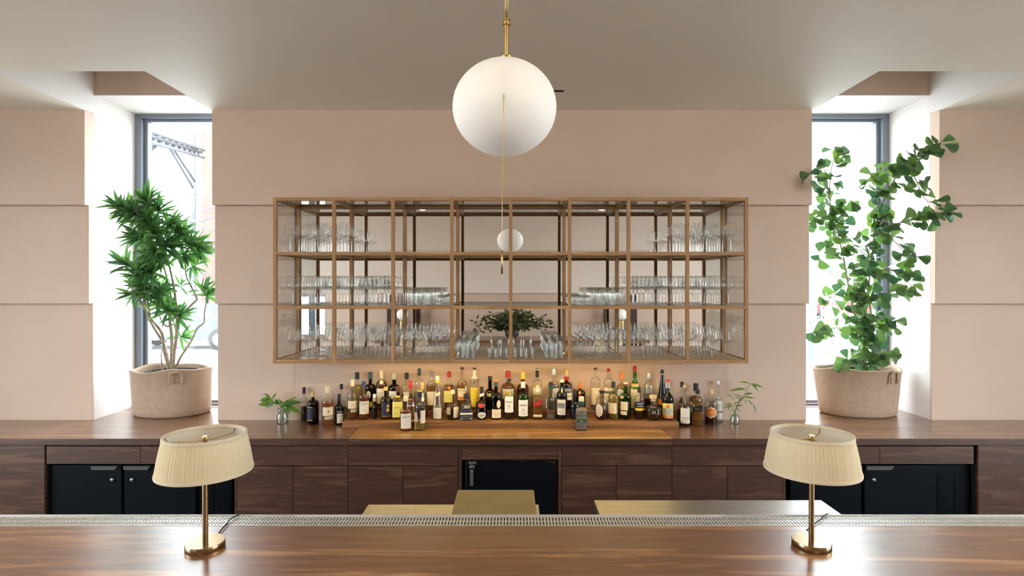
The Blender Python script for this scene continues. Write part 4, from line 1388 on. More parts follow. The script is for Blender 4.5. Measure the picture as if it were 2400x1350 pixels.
def felt_pot(t, c, rx, ry, H, tap, seed, rim_w):
    rg = random.Random(seed)
    ph = [rg.uniform(0, 6) for _ in range(4)]
    seg = 72

    def ring(k, z, wav=0.0):
        out = []
        for i in range(seg):
            a = 2 * pi * i / seg
            m = 1 + .018 * sin(2 * a + ph[0]) + .022 * sin(3 * a + ph[1]) * (z / H) + .010 * sin(7 * a + ph[2]) * (z / H)
            crease = .030 * max(0, 1 - abs(((a - ph[3]) % (2 * pi)) - pi) / .10) * (.3 + z / H)
            crease += .022 * max(0, 1 - abs(((a - ph[3] + 2.1) % (2 * pi)) - pi) / .08) * (.3 + z / H)
            kk = k * (m - crease)
            out.append((c.x + rx * kk * cos(a), c.y + ry * kk * sin(a), c.z + z + wav * (.010 * sin(2 * a + ph[1]) + .006 * sin(5 * a + ph[0]))))
        return out
    prof = [(tap * .93, 0, 0), (tap * .985, .012, 0), (tap, .05, 0), ((tap + 1) / 2, H * .5, 0), (1.0, H - .012, 1), (1.0 + rim_w, H - .008, 1), (1.0 + rim_w, H, 1), (.965, H + .002, 1), (.945, H - .02, 1), (.93, H - .10, 0)]
    v, f = [], []
    for (k, z, w) in prof:
        v += ring(k, z, w)
    for j in range(len(prof) - 1):
        for i in range(seg):
            a, b = j * seg + i, j * seg + (i + 1) % seg
            f.append((a, b, b + seg, a + seg))
    f.append(tuple(range(seg - 1, -1, -1)))
    pot = mk('fabric_pot', v, f, FELT, t, True)
    # stitched strap handles
    for a in (radians(-62), radians(-118 + 180 + 30)):
        px_, py_ = c.x + rx * 1.03 * cos(a), c.y + ry * 1.03 * sin(a)
        tx, ty = -sin(a), cos(a)
        pts = [(px_ - tx * .035, py_ - ty * .035, c.z + H - .085), (px_ - tx * .033, py_ - ty * .033, c.z + H - .02),
               (px_ + cos(a) * .012, py_ + sin(a) * .012, c.z + H - .006), (px_ + tx * .033, py_ + ty * .033, c.z + H - .02), (px_ + tx * .035, py_ + ty * .035, c.z + H - .085)]
        tube('handle', smoothpath(pts, 4), .007, FELT, pot, 6)
    return pot


def inner_pot(t, c, r, sy, H):
    lathe('nursery_pot', [(r * .86, .06), (r, H - .035), (r + .006, H - .028), (r + .006, H - .022), (r - .004, H - .022), (r - .008, H - .06)], BLACKP, t, 40, at=c, sy=sy, cap1=False)
    lathe('soil', [(r - .01, H - .065), (r - .01, H - .058), (.02, H - .052), (.001, H - .052)], SOIL, t, 32, at=c, sy=sy, cap0=False, cap1=False)

# ---- left: dracaena with whorls of long leaves
rd = random.Random(11)
pc = Vector((P(405, 900, 3.965).x, 3.965, ZCT + .0005))
dra = thing('potted_dracaena', pc, 'tall spiky-leaved dracaena in a beige felt pot in the left window', 'potted plant')
felt_pot(dra, pc, .262, .198, .318, .955, 3, .012)
inner_pot(dra, pc + Vector((0, 0, 0)), .185, .85, .318)
base = lambda px, D: P(px, 862, D)
stems = [
    [(398, 868, 3.96), (385, 822, 3.95), (379, 780, 3.94), (352, 745, 3.90), (327, 700, 3.84), (318, 676, 3.80)],
    [(396, 866, 3.99), (391, 830, 3.99), (381, 800, 3.97), (362, 770, 3.94), (345, 735, 3.90), (340, 690, 3.88)],
    [(404, 868, 3.95), (409, 820, 3.94), (415, 770, 3.93), (413, 715, 3.93), (406, 665, 3.92), (396, 620, 3.90), (385, 575, 3.86)],
    [(402, 866, 3.98), (403, 810, 3.98), (402, 780, 3.98), (398, 750, 3.97), (402, 715, 3.97), (400, 690, 3.97), (388, 640, 3.95), (375, 590, 3.90)],
    [(410, 868, 3.97), (424, 836, 3.97), (448, 800, 3.96), (462, 770, 3.95), (478, 756, 3.93), (479, 735, 3.92), (484, 706, 3.90)],
    [(410, 764, 3.95), (440, 724, 3.96), (458, 706, 3.96), (462, 700, 3.96), (450, 675, 3.96), (438, 650, 3.95), (434, 625, 3.94), (436, 590, 3.93)],
    [(381, 868, 3.94), (378, 838, 3.93), (380, 818, 3.94)],
    [(405, 760, 3.97), (390, 765, 3.94), (378, 750, 3.92), (372, 735, 3.9)],
    [(352, 745, 3.90), (345, 700, 3.86), (330, 660, 3.80), (316, 640, 3.75), (305, 622, 3.72)],
    [(396, 620, 3.90), (375, 570, 3.83), (345, 530, 3.76), (318, 500, 3.70)],
    [(385, 600, 3.88), (372, 540, 3.84), (360, 500, 3.80)],
    [(392, 610, 3.92), (420, 570, 3.90), (450, 560, 3.92)],
]
for i, s_ in enumerate(stems):
    pts = smoothpath([P(*q) for q in s_], 3)
    n = len(pts)
    ra = .0125 if i < 4 else (.0085 if i < 6 else .006)
    tube('stem', pts, [ra * (1 - .55 * k / (n - 1)) for k in range(n)], BARK, dra, 7)
heads = [  # px, py, depth, size px, count, tilt (dx, dz)
    (318, 498, 3.70, 52, 16, -.6, .4), (345, 478, 3.76, 46, 14, -.1, .8), (296, 492, 3.68, 46, 14, -1, .2), (372, 495, 3.80, 46, 14, .2, .8),
    (340, 520, 3.72, 52, 16, -.3, .2), (362, 545, 3.74, 52, 16, .1, -.1), (330, 556, 3.74, 48, 13, -.6, -.2), (398, 528, 3.83, 44, 14, .5, .5),
    (424, 552, 3.86, 46, 14, .6, .3), (392, 568, 3.78, 52, 16, .2, -.1), (448, 572, 3.90, 48, 16, .8, .2), (468, 590, 3.92, 44, 14, .9, -.1),
    (432, 598, 3.90, 48, 14, .4, -.5), (375, 600, 3.80, 46, 14, -.2, -.6), (355, 640, 3.82, 50, 15, -.3, .1), (330, 650, 3.78, 44, 12, -.6, .1),
    (300, 622, 3.71, 50, 11, -1, .5), (342, 676, 3.84, 50, 16, -.3, 0), (312, 690, 3.79, 40, 10, -.8, -.3), (375, 670, 3.88, 44, 12, .1, -.2),
    (392, 730, 3.90, 48, 16, 0, .3), (420, 742, 3.94, 44, 13, .6, .2), (372, 700, 3.88, 44, 12, -.1, .1), (486, 690, 3.89, 42, 13, .4, .7),
    (424, 668, 3.95, 28, 7, .4, .5), (425, 790, 3.99, 38, 9, .7, .1), (360, 590, 3.78, 48, 13, -.3, -.4), (452, 625, 3.93, 36, 9, .7, -.6),
]
dme = [leaf_mesh('leaf', 'lance', DRAC, b) for b in (.10, .28, .45)]
records = []
extra_heads = []
for (px, py, D, sz, cnt, tx, tz_) in heads:
    if sz > 40:
        extra_heads.append((px + rd.uniform(-20, 20), py + rd.uniform(-18, 18), D + rd.uniform(-.03, .05), sz * .95, int(cnt * .7), tx + rd.uniform(-.4, .4), tz_ + rd.uniform(-.3, .3)))
for (px, py, D, sz, cnt, tx, tz_) in heads + extra_heads:
    c = P(px, py, D)
    ax = Vector((tx, -.35, tz_ + .25)).normalized()
    u = ax.cross(Vector((.2, 1, .1))).normalized()
    w = ax.cross(u)
    cnt = int(cnt * 1.5)
    for i in range(cnt):
        az = i * 2.399963 + rd.uniform(-.3, .3)
        el = radians(78 - 92 * (i / cnt) + rd.uniform(-10, 10))
        d = ax * sin(el) + (u * cos(az) + w * sin(az)) * cos(el)
        d.z += .10
        d.normalize()
        L = sz * D / F * rd.uniform(.78, 1.08)
        pos = c + ax * (.02 * (1 - i / cnt)) - ax * .015
        tip = pos + d * L
        if tip.x < -NX1 + .012 and tip.y > DW3 - .12:
            d.x = abs(d.x) * .3
            d.normalize()
        if pos.y + d.y * L > WD - .03:
            d.y = -abs(d.y)
        if tip.x > -NX0 - .01 and tip.y > DW1 - .03:
            d.x = -abs(d.x) * .2
            d.normalize()
        records.append((L, pos, leaf_rot(d, Vector((rd.uniform(-.3, .3), -.85, .6))), rd.randrange(3)))
order = sorted(range(len(records)), key=lambda k: -records[k][0])
keep = set(order[:298])
rest = []
for k, (L, pos, R, m) in enumerate(records):
    if k in keep:
        o = bpy.data.objects.new('leaf', dme[m])
        COL.objects.link(o)
        o.parent = dra
        o.matrix_local = Matrix.Translation(pos - pc) @ R.to_4x4() @ Matrix.Scale(L, 4)
    else:
        vs = [tuple(pos + R @ (Vector(q.co) * L)) for q in dme[m].vertices]
        rest.append((vs, [tuple(p.vertices) for p in dme[m].polygons]))
if rest:
    v, f = merge(rest)
    o = mk('small_leaves', v, f, DRAC, dra, True)
    o['kind'] = 'stuff'

# ---- right: ficus with rounded triangular leaves
rf_ = random.Random(23)
pf = Vector((P(2010, 900, 3.965).x, 3.965, ZCT + .0005))
fic = thing('potted_ficus', pf, 'tall ficus with rounded triangular leaves in a beige felt pot in the right window', 'potted plant')
felt_pot(fic, pf, .285, .20, .322, .90, 8, .02)
inner_pot(fic, pf, .185, .85, .322)
FX = [  # px, py, depth polyline ; leaves per segment length px
    ([(2030, 862, 3.96), (2018, 800, 3.95), (2005, 745, 3.93), (1992, 690, 3.92), (1978, 610, 3.90), (1962, 540, 3.88), (1945, 470, 3.86), (1948, 400, 3.85), (1962, 350, 3.85)], .0075, 15),
    ([(2040, 862, 3.97), (2046, 800, 3.96), (2042, 740, 3.94), (2036, 680, 3.92), (2044, 600, 3.88), (2056, 510, 3.84), (2085, 440, 3.76), (2122, 388, 3.66), (2165, 358, 3.58), (2212, 330, 3.50)], .0075, 14),
    ([(2022, 862, 3.94), (2026, 790, 3.93), (2020, 730, 3.92), (2030, 660, 3.90), (2040, 560, 3.87), (2052, 500, 3.86)], .005, 22),
    ([(2056, 520, 3.84), (2100, 524, 3.74), (2150, 512, 3.64), (2190, 500, 3.56), (2216, 498, 3.52)], .0035, 12),
    ([(2122, 388, 3.66), (2146, 420, 3.62), (2160, 455, 3.60), (2180, 478, 3.58)], .003, 15),
    ([(2042, 640, 3.90), (2085, 632, 3.80), (2120, 655, 3.74), (2145, 680, 3.70)], .003, 15),
    ([(1978, 610, 3.90), (1940, 592, 3.86), (1912, 600, 3.82)], .003, 15),
    ([(1960, 530, 3.88), (1985, 475, 3.84), (2030, 425, 3.82), (2078, 396, 3.80)], .003, 17),
    ([(1962, 540, 3.88), (1925, 520, 3.84), (1905, 510, 3.80)], .003, 15),
    ([(1945, 470, 3.86), (1920, 430, 3.80), (1908, 405, 3.74), (1886, 416, 3.60)], .003, 18),
    ([(1990, 690, 3.92), (1955, 690, 3.88), (1940, 715, 3.86)], .003, 14),
    ([(2040, 700, 3.92), (2080, 692, 3.84), (2110, 690, 3.78)], .003, 14),
    ([(2044, 775, 3.95), (2080, 758, 3.86), (2108, 748, 3.82)], .003, 14),
    ([(2008, 770, 3.93), (1960, 768, 3.88), (1925, 776, 3.84), (1898, 782, 3.80)], .003, 17),
    ([(2034, 850, 3.95), (2060, 830, 3.88), (2092, 838, 3.82)], .003, 11),
    ([(2030, 855, 3.94), (2000, 840, 3.86), (1980, 858, 3.80)], .003, 12),
    ([(2036, 600, 3.88), (2005, 580, 3.82), (1990, 555, 3.80)], .003, 13),
    ([(2050, 540, 3.85), (2090, 560, 3.76), (2130, 600, 3.70), (2150, 590, 3.66)], .003, 16),
]
fme = [leaf_mesh('leaf', 'triangle', FICUS, b) for b in (.05, .18, -.06)]
nleaf = 0
frec = []
for pts_, ra, dens in FX:
    pts = smoothpath([P(*q) for q in pts_], 4)
    n = len(pts)
    tube('stem', pts, [ra * (1 - .6 * k / (n - 1)) for k in range(n)], TWIG if ra < .006 else BARK, fic, 6)
    pxl = sum(sqrt((a[0] - b[0]) ** 2 + (a[1] - b[1]) ** 2) for a, b in zip(pts_, pts_[1:]))
    cnt = int(pxl / dens * 2.9)
    for i in range(cnt):
        u = (i + rf_.random() * .6) / cnt * (n - 1)
        k = min(int(u), n - 2)
        q = pts[k].lerp(pts[k + 1], u - k)
        along = (pts[k + 1] - pts[k]).normalized()
        side = Vector((rf_.uniform(-1, 1), rf_.uniform(-.7, .4), rf_.uniform(-.5, .6)))
        d = (side.normalized() + along * .25).normalized()
        st_ = rf_.uniform(.008, .035)
        L = rf_.uniform(.058, .088)
        pos = q + d * st_
        d2 = (d + Vector((0, 0, -.25))).normalized()
        if (pos + d2 * L).y > WD - .04:
            d2.y = -abs(d2.y)
        tip = pos + d2 * L
        if tip.x < NX0 + .03 and tip.y > DW1 - .05:
            d2.x = abs(d2.x)
        if tip.x > NX1 - .05 and tip.y > DW1 - .08:
            d2.x = -abs(d2.x)
        nrm = Vector((rf_.uniform(-.5, .5), rf_.uniform(-1.3, -.4), rf_.uniform(.1, .8)))
        frec.append((q, pos, d2, nrm, L))
pet = []
rf_.shuffle(frec)
frec.insert(0, (P(1908, 405, 3.62), P(1899, 407, 3.60), Vector((-1, -.05, -.28)).normalized(), Vector((.05, -1, .15)), .070))
frest = []
for i, (q, pos, d2, nrm, L) in enumerate(frec):
    pet.append(tube_vf([q, pos + d2 * .004], .0009, 4, False))
    if i >= 300:
        m, Rm = fme[rf_.randrange(3)], leaf_rot(d2, nrm)
        frest.append(([tuple(pos + Rm @ (Vector(z.co) * L)) for z in m.vertices], [tuple(p.vertices) for p in m.polygons]))
        continue
    o = bpy.data.objects.new('leaf', fme[rf_.randrange(3)])
    COL.objects.link(o)
    o.parent = fic
    o.matrix_local = Matrix.Translation(pos - pf) @ leaf_rot(d2, nrm).to_4x4() @ Matrix.Scale(L, 4)
if frest:
    v, f = merge(frest)
    o = mk('further_leaves', v, f, FICUS, fic, True)
    o['kind'] = 'stuff'
v, f = merge(pet)
o = mk('leaf_stalks', v, f, TWIG, fic, True)
o['kind'] = 'stuff'

# ---- two small vases of sprigs on the counter
sme = [leaf_mesh('leaf', 'oval', SPRIG, b) for b in (.15, .35)]
sml = [leaf_mesh('leaf', 'lance', SPRIG, b) for b in (.2, .5)]


def sprig_vase(px, ybase, wpx, ytop, label, stems_, leaves_, berries, narrow, seed):
    rg = random.Random(seed)
    Df = .9006 * F / (ybase - HZ)
    r = wpx / 2 * Df / F
    D = Df + r
    c = Vector(((px - 1200) * D / F, D, ZCT + .0004))
    t = thing('sprig_vase', c, label, 'vase')
    H = (HC - (ytop - HZ) * D / F) - c.z
    lathe('glass_vase', [(r * .9, 0), (r, .004), (r, H * .5), (r * .72, H * .82), (r * .8, H), (r * .74, H), (r * .66, H * .82), (r * .92, H * .5), (r * .9, .008), (.0, .007)], WATER, t, 24, at=c, cap1=False)
    for s_ in stems_:
        pts = smoothpath([P(a, b, D + dd) for a, b, dd in s_], 3)
        tube('stem', pts, .0014, SPRIG, t, 5)
    me_ = sml if narrow else sme
    for (px0, py0, px1, py1, dd) in leaves_:
        a, b = P(px0, py0, D + dd), P(px1, py1, D + dd + rg.uniform(-.03, .02))
        d = b - a
        o = bpy.data.objects.new('leaf', me_[rg.randrange(2)])
        COL.objects.link(o)
        o.parent = t
        o.matrix_local = Matrix.Translation(a - c) @ leaf_rot(d, Vector((rg.uniform(-.4, .4), -.75, .55))).to_4x4() @ Matrix.Scale(d.length * 1.05, 4)
    bp_ = []
    for chain in berries:
        for k in range(len(chain) - 1):
            a, b = P(chain[k][0], chain[k][1], D - .03), P(chain[k + 1][0], chain[k + 1][1], D - .03)
            for j in range(5):
                q = a.lerp(b, j / 5) + Vector((rg.uniform(-.003, .003), rg.uniform(-.003, .003), rg.uniform(-.003, .003)))
                rr = .0023
                bp_.append(([q + Vector((rr, 0, 0)), q + Vector((0, rr, 0)), q + Vector((-rr, 0, 0)), q + Vector((0, -rr, 0)), q + Vector((0, 0, rr)), q + Vector((0, 0, -rr))],
                            [(0, 1, 4), (1, 2, 4), (2, 3, 4), (3, 0, 4), (1, 0, 5), (2, 1, 5), (3, 2, 5), (0, 3, 5)]))
    if bp_:
        v, f = merge(bp_)
        o = mk('seed_strings', v, f, BERRY, t)
        o['kind'] = 'stuff'
    return t

sprig_vase(662, 995, 27, 957, 'small glass vase of broad green leaves at the left of the bottles',
           [[(658, 990, 0), (655, 965, 0), (645, 945, -.01), (628, 928, -.02), (612, 924, -.03)], [(664, 990, 0), (662, 960, 0), (668, 945, -.01), (680, 935, -.02)],
            [(668, 988, 0), (664, 960, 0), (655, 950, -.01), (640, 944, -.02), (628, 952, -.03)], [(660, 988, .005), (668, 965, 0), (672, 955, 0), (690, 958, -.02)],
            [(654, 990, .004), (657, 970, 0), (660, 950, -.01)]],
           [(632, 932, 608, 938, -.02), (635, 934, 620, 922, -.02), (638, 936, 645, 923, -.02), (640, 940, 608, 936, -.03), (645, 942, 622, 955, -.03), (640, 948, 605, 946, -.02),
            (655, 948, 643, 935, -.02), (660, 950, 650, 936, -.03), (662, 950, 680, 934, -.02), (666, 950, 698, 938, -.03), (668, 952, 684, 950, -.03), (670, 954, 702, 962, -.02),
            (662, 955, 680, 968, -.03), (658, 952, 672, 944, -.04), (655, 950, 668, 958, -.04), (676, 940, 690, 930, -.02), (648, 945, 632, 942, -.03), (664, 947, 657, 938, 0.0), (672, 948, 660, 960, -.04)],
           [[(640, 952), (622, 958), (612, 972)], [(655, 958), (650, 975), (648, 992)], [(690, 952), (708, 962), (714, 972)]], False, 4)
sprig_vase(1722, 995, 22, 970, 'small glass vase with one tall thin-leaved sprig at the right of the bottles',
           [[(1719, 990, 0), (1722, 970, 0), (1728, 950, -.01), (1742, 930, -.02), (1750, 915, -.02), (1757, 898, -.02)], [(1724, 990, 0), (1720, 965, 0), (1714, 952, -.01), (1706, 944, -.02)],
            [(1722, 990, 0), (1724, 965, 0), (1736, 940, -.02), (1752, 938, -.03), (1765, 946, -.03)]],
           [(1757, 898, 1733, 893, -.02), (1758, 899, 1790, 906, -.02), (1758, 899, 1786, 914, -.03), (1748, 912, 1720, 909, -.02), (1744, 925, 1768, 918, -.02), (1742, 930, 1770, 932, -.03),
            (1740, 932, 1726, 922, -.02), (1738, 936, 1722, 929, -.02), (1722, 938, 1707, 922, -.02), (1752, 938, 1768, 950, -.03), (1765, 946, 1774, 968, -.03), (1745, 938, 1752, 948, -.03),
            (1716, 950, 1697, 946, -.02), (1714, 952, 1695, 952, -.03), (1716, 950, 1706, 940, -.02), (1718, 948, 1730, 940, -.02), (1712, 952, 1704, 960, -.03), (1722, 952, 1742, 948, -.03),
            (1722, 965, 1718, 975, -.04), (1724, 956, 1735, 962, -.03), (1730, 940, 1744, 930, -.02), (1718, 958, 1724, 974, -.045)],
           [[(1706, 955), (1710, 965), (1708, 980)], [(1770, 930), (1785, 938), (1800, 942)]], True, 6)

# ------------------------------------------------------------------ rear of the room, seen in the mirror
con = thing('console_table', (0, -.62, 0), 'walnut console table with a leafy bouquet, reflected in the cabinet mirror', 'table')
zc = 1.085
box('table_top', -1.9, 1.9, -.95, -.28, zc - .04, zc, WAL_M, con, 0.003)
for xx in (-1.8, 1.8):
    for yy in (-.90, -.33):
        box('leg', xx - .03, xx + .03, yy - .03, yy + .03, 0, zc - .04, WAL_D, con)
bq = thing('leafy_bouquet', (0, -.6, zc + .0005), 'large dark green bouquet in a vase, reflected in the cabinet mirror', 'bouquet')
lathe('vase', [(.06, 0), (.10, .05), (.09, .12), (.06, .16), (.065, .17)], BLACKP, bq, 24, at=(0, -.6, zc + .0005), cap1=False)
rb = random.Random(31)
lp, tw = [], []
bme = [leaf_mesh('leaf', 'oval', BOUQ, b) for b in (.1, .3)]
for k in range(80):
    a = rb.uniform(0, 2 * pi)
    sp = rb.uniform(.15, 1.0)
    tip = Vector((cos(a) * .62 * sp, -.6 + sin(a) * .26 * sp, zc + .07 + .36 * sqrt(max(0, 1 - sp * sp * .8)) * rb.uniform(.25, 1.0)))
    st0 = Vector((0, -.6, zc + .12))
    mid = st0.lerp(tip, .5) + Vector((0, 0, .05))
    pth = smoothpath([st0, mid, tip], 4)
    tw.append(tube_vf(pth, .002, 4, False))
    for j in range(22):
        q = pth[rb.randrange(2, len(pth))] + Vector((rb.uniform(-.05, .05), rb.uniform(-.05, .05), rb.uniform(-.05, .05)))
        d = Vector((rb.uniform(-1, 1), rb.uniform(-1, 1), rb.uniform(-.7, .6)))
        R = leaf_rot(d, Vector((rb.uniform(-.5, .5), .8, .5)))
        L = rb.uniform(.04, .08)
        m = bme[rb.randrange(2)]
        lp.append(([tuple(q + R @ (Vector(z.co) * L)) for z in m.vertices], [tuple(p.vertices) for p in m.polygons]))
v, f = merge(lp)
o = mk('leaves', v, f, BOUQ, bq, True)
o['kind'] = 'stuff'
v, f = merge(tw)
mk('twigs', v, f, TWIG, bq, True)
DARKW = M('dark_stained_wood', (0.05, 0.025, 0.015), 0.4)
for s in (-1, 1):
    side = 'left' if s < 0 else 'right'
    t = thing('folding_screen', (s * 1.62, BY + .12, 0), 'dark wood screen against the rear wall, mirrored at the %s of the bouquet' % side, 'screen')
    for k, (xa, xb) in enumerate(((1.38, 1.46), (1.75, 1.88))):
        xa, xb = sorted((s * xa, s * xb))
        box('screen_upright', xa, xb, BY + .08, BY + .12, 0, 1.70, DARKW, t)
    xa, xb = sorted((s * 1.46, s * 1.75))
    box('screen_panel', xa, xb, BY + .09, BY + .11, .1, 1.2, DARKW, t)
    g = thing('wall_globe_lamp', (s * 1.63, BY + .125, 1.40), 'small white globe lamp on the rear wall, mirrored at the %s of the bouquet' % side, 'wall lamp')
    lathe('globe', [(.001, -.085)] + [(.085 * sin(pi * k / 16), -.085 * cos(pi * k / 16)) for k in range(1, 16)] + [(.001, .085)], OPAL, g, 28, at=(s * 1.63, BY + .21, 1.41))
    lathe('wall_plate', [(.04, 1.20), (.04, 1.32), (.012, 1.335)], BRASS, g, 16, at=(s * 1.63, BY + .21, 0))

# ------------------------------------------------------------------ street outside the windows
ASPH = noisy('pale_asphalt', (0.34, 0.34, 0.34), (0.42, 0.42, 0.41), 1.2, 0.9, 0.1)
GRASS = noisy('verge_grass', (0.10, 0.20, 0.05), (0.20, 0.30, 0.09), 3.0, 0.9, 0.3, 0.02)
CONC = M('pale_concrete', (0.42, 0.42, 0.41), 0.85)
POLEM = M('grey_pole', (0.075, 0.08, 0.09), 0.6)
TRUSS = M('weathered_steel', (0.055, 0.06, 0.07), 0.7)
WIRE = M('wire', (0.10, 0.10, 0.11), 0.6)
CARG = M('grey_car_paint', (0.06, 0.065, 0.07), 0.4)
CARR = M('red_car_paint', (0.22, 0.015, 0.015), 0.4)
TYRE = M('tyre', (0.03, 0.03, 0.03), 0.8)
CGLASS = M('car_window', (0.05, 0.06, 0.07), 0.1)
SIGNB = M('sign_blue', (0.10, 0.22, 0.42), 0.5)
SIGNW = M('sign_white', (0.70, 0.70, 0.70), 0.5)
SIGNK = M('sign_black', (0.05, 0.05, 0.05), 0.5)
ORNG = M('traffic_orange', (0.75, 0.28, 0.06), 0.6)


def brick_mat():
    m, n, l = new_mat('brick')
    b = n['Principled BSDF']
    tc = n.new('ShaderNodeTexCoord')
    mp = n.new('ShaderNodeMapping')
    mp.inputs['Rotation'].default_value = (pi / 2, 0, 0)
    l.new(tc.outputs['Object'], mp.inputs[0])
    br = n.new('ShaderNodeTexBrick')
    br.inputs['Color1'].default_value = (0.135, 0.062, 0.05, 1)
    br.inputs['Color2'].default_value = (0.115, 0.052, 0.043, 1)
    br.inputs['Mortar'].default_value = (0.13, 0.09, 0.075, 1)
    br.inputs['Scale'].default_value = 1.0
    br.inputs['Brick Width'].default_value = .24
    br.inputs['Row Height'].default_value = .085
    br.inputs['Mortar Size'].default_value = .006
    l.new(mp.outputs[0], br.inputs['Vector'])
    l.new(br.outputs['Color'], b.inputs['Base Color'])
    b.inputs['Roughness'].default_value = 0.85
    return m

BRICK = brick_mat()
GZ = -0.15
struct(box('ground', -120, 120, 4.36, 160, GZ - .2, GZ, ASPH))
struct(box('trim_8', -120, 120, -60, BY - .32, GZ - .2, GZ, ASPH))
for s in (-1, 1):
    a, b = sorted((s * (RX + .32), s * 120))
    struct(box('trim_9' if s < 0 else 'trim_10', a, b, BY - .3, 4.34, GZ - .2, GZ, ASPH))

# brick building on the left
bb = thing('brick_building', (-12, 25, GZ), 'red brick building beyond the left window', 'building')
box('brick_wall', -13.8, -4.0, 25, 33, GZ, 14, BRICK, bb)
for (zz) in (1.2, 4.6, 8.2):
    w = box('window', -12.2, -11.2, 24.95, 25.0, zz, zz + 1.7, SIGNW, bb)
    box('pane', -12.12, -11.28, 24.93, 24.95, zz + .08, zz + 1.62, CGLASS, w)
# utility pole with arms
up = thing('utility_pole', (P(452, 600, 22).x, 22, GZ), 'pale utility pole with cross arms outside the left window', 'pole')
px_ = up.location.x
lathe('pole', [(.13, 0), (.10, 8.0)], POLEM, up, 12, at=(px_, 22, GZ))
for zz in (2.2, 3.6, 4.3):
    box('cross_arm', px_ - .5, px_ + .5, 21.85, 21.95, zz, zz + .1, POLEM, up)
lathe('transformer', [(.2, 0), (.22, .1), (.22, .6), (.18, .7)], POLEM, up, 14, at=(px_ + .45, 21.9, 3.0))
# steel gantry crossing high up
ga = thing('steel_gantry', (P(345, 310, 15).x, 15, GZ), 'dark steel gantry slanting across the sky outside the left window', 'gantry')
A0, A1 = P(330, 312, 14), P(466, 356, 21)
dirv = (A1 - A0).normalized()
for off in (Vector((0, 0, 0.14)), Vector((0, 0, -.14)), Vector((0, .35, .14)), Vector((0, .35, -.14))):
    tube('chord', [A0 - dirv * 3 + off, A1 + off], .05, TRUSS, ga, 6)
tube('walkway', [A0 - dirv * 3 + Vector((0, .15, .02)), A1 + Vector((0, .15, .02))], .055, TRUSS, ga, 8)
L_ = (A1 - A0).length + 3
for k in range(26):
    q = A0 - dirv * 3 + dirv * L_ * k / 26
    q2 = A0 - dirv * 3 + dirv * L_ * (k + 1) / 26
    a, b = (Vector((0, 0, .14)), Vector((0, 0, -.14))) if k % 2 else (Vector((0, 0, -.14)), Vector((0, 0, .14)))
    tube('lattice_bar', [q + a, q2 + b], .035, TRUSS, ga, 5)
for (a, b) in (((392, 338, 17.2), (452, 440, 21)), ((400, 340, 17.6), (456, 425, 21)), ((376, 330, 16.4), (330, 380, 14)), ((370, 328, 16), (330, 372, 14))):
    tube('brace', [P(*a), P(*b)], .04, TRUSS, ga, 6)
tube('post', [P(330, 312, 14), Vector((P(330, 312, 14).x, 14, GZ))], .12, TRUSS, ga, 8)
# overhead wires
for i, (a, b, m) in enumerate((((335, 520), (520, 478), 506), ((335, 505), (520, 505), 524), ((335, 535), (520, 480), 512), ((335, 470), (520, 425), 462), ((335, 480), (520, 545), 525), ((335, 545), (520, 500), 530))):
    pa, pb = P(a[0], a[1], 19), P(b[0], b[1], 23)
    pm = P(430, m, 21)
    o = tube('overhead_wire', smoothpath([pa, pm, pb], 6), .018, WIRE, None, 5)
    tag(o, 'thin overhead wire sagging past the utility pole outside the left window', 'wire', 'overhead wires outside the left window')


def car(name, x, y, rotz, mat, label, k=1.0):
    t = thing(name, (x, y, GZ), label, 'car')
    t.rotation_euler = (0, 0, rotz)
    body = [(-2.1, .32), (-2.15, .62), (-1.95, .86), (-1.25, .93), (1.35, .96), (2.0, .84), (2.15, .60), (2.1, .32)]
    cab = [(-1.25, .92), (-.75, 1.36), (.60, 1.40), (1.35, .95)]

    def ext(nm, prof, w0, w1, m, par):
        n = len(prof)
        v = [(a, -w0 if z < 1.0 else -w1, z) for a, z in prof] + [(a, w0 if z < 1.0 else w1, z) for a, z in prof]
        f = [tuple(range(n)), tuple(range(2 * n - 1, n - 1, -1))] + [(i, n + i, n + (i + 1) % n, (i + 1) % n) for i in range(n)]
        return fix_normals(mk(nm, v, f, m, par, local=True))
    ext('car_body', body, .86, .86, mat, t)
    c_ = ext('cabin', cab, .80, .64, mat, t)
    for sd in (-1, 1):
        for pr_ in ([(-1.05, .97), (-.70, 1.29), (-.10, 1.32), (-.10, .97)], [(0.0, .97), (0.0, 1.32), (.52, 1.32), (1.08, .98)]):
            v = [(a, sd * (.815 - (z - .92) * .36), z) for a, z in pr_]
            v += [(a, sd * (.795 - (z - .92) * .36), z) for a, z in pr_]
            mk('side_window', v, [(0, 1, 2, 3), (4, 7, 6, 5), (0, 4, 5, 1), (1, 5, 6, 2), (2, 6, 7, 3), (3, 7, 4, 0)], CGLASS, c_, local=True)
        for wx in (-1.35, 1.35):
            v, f = lathe_vf([(.31, -.1), (.33, -.07), (.33, .07), (.31, .1)], 20)
            v = [(wx + a, sd * .80 + c, .33 + b) for a, b, c in v]
            w = mk('wheel', v, f, TYRE, t, True, local=True)
            v, f = lathe_vf([(.19, -.11), (.19, .11)], 14)
            mk('hub_cap', [(wx + a, sd * .80 + c, .33 + b) for a, b, c in v], f, CHROME, w, True, local=True)
    return t

car('parked_car', P(440, 780, 18.0).x, 18.0, radians(4), CARG, 'grey parked car seen low through the left window')
car('parked_car', P(1975, 715, 34).x, 34, radians(-8), CARR, 'red car seen low through the right window')
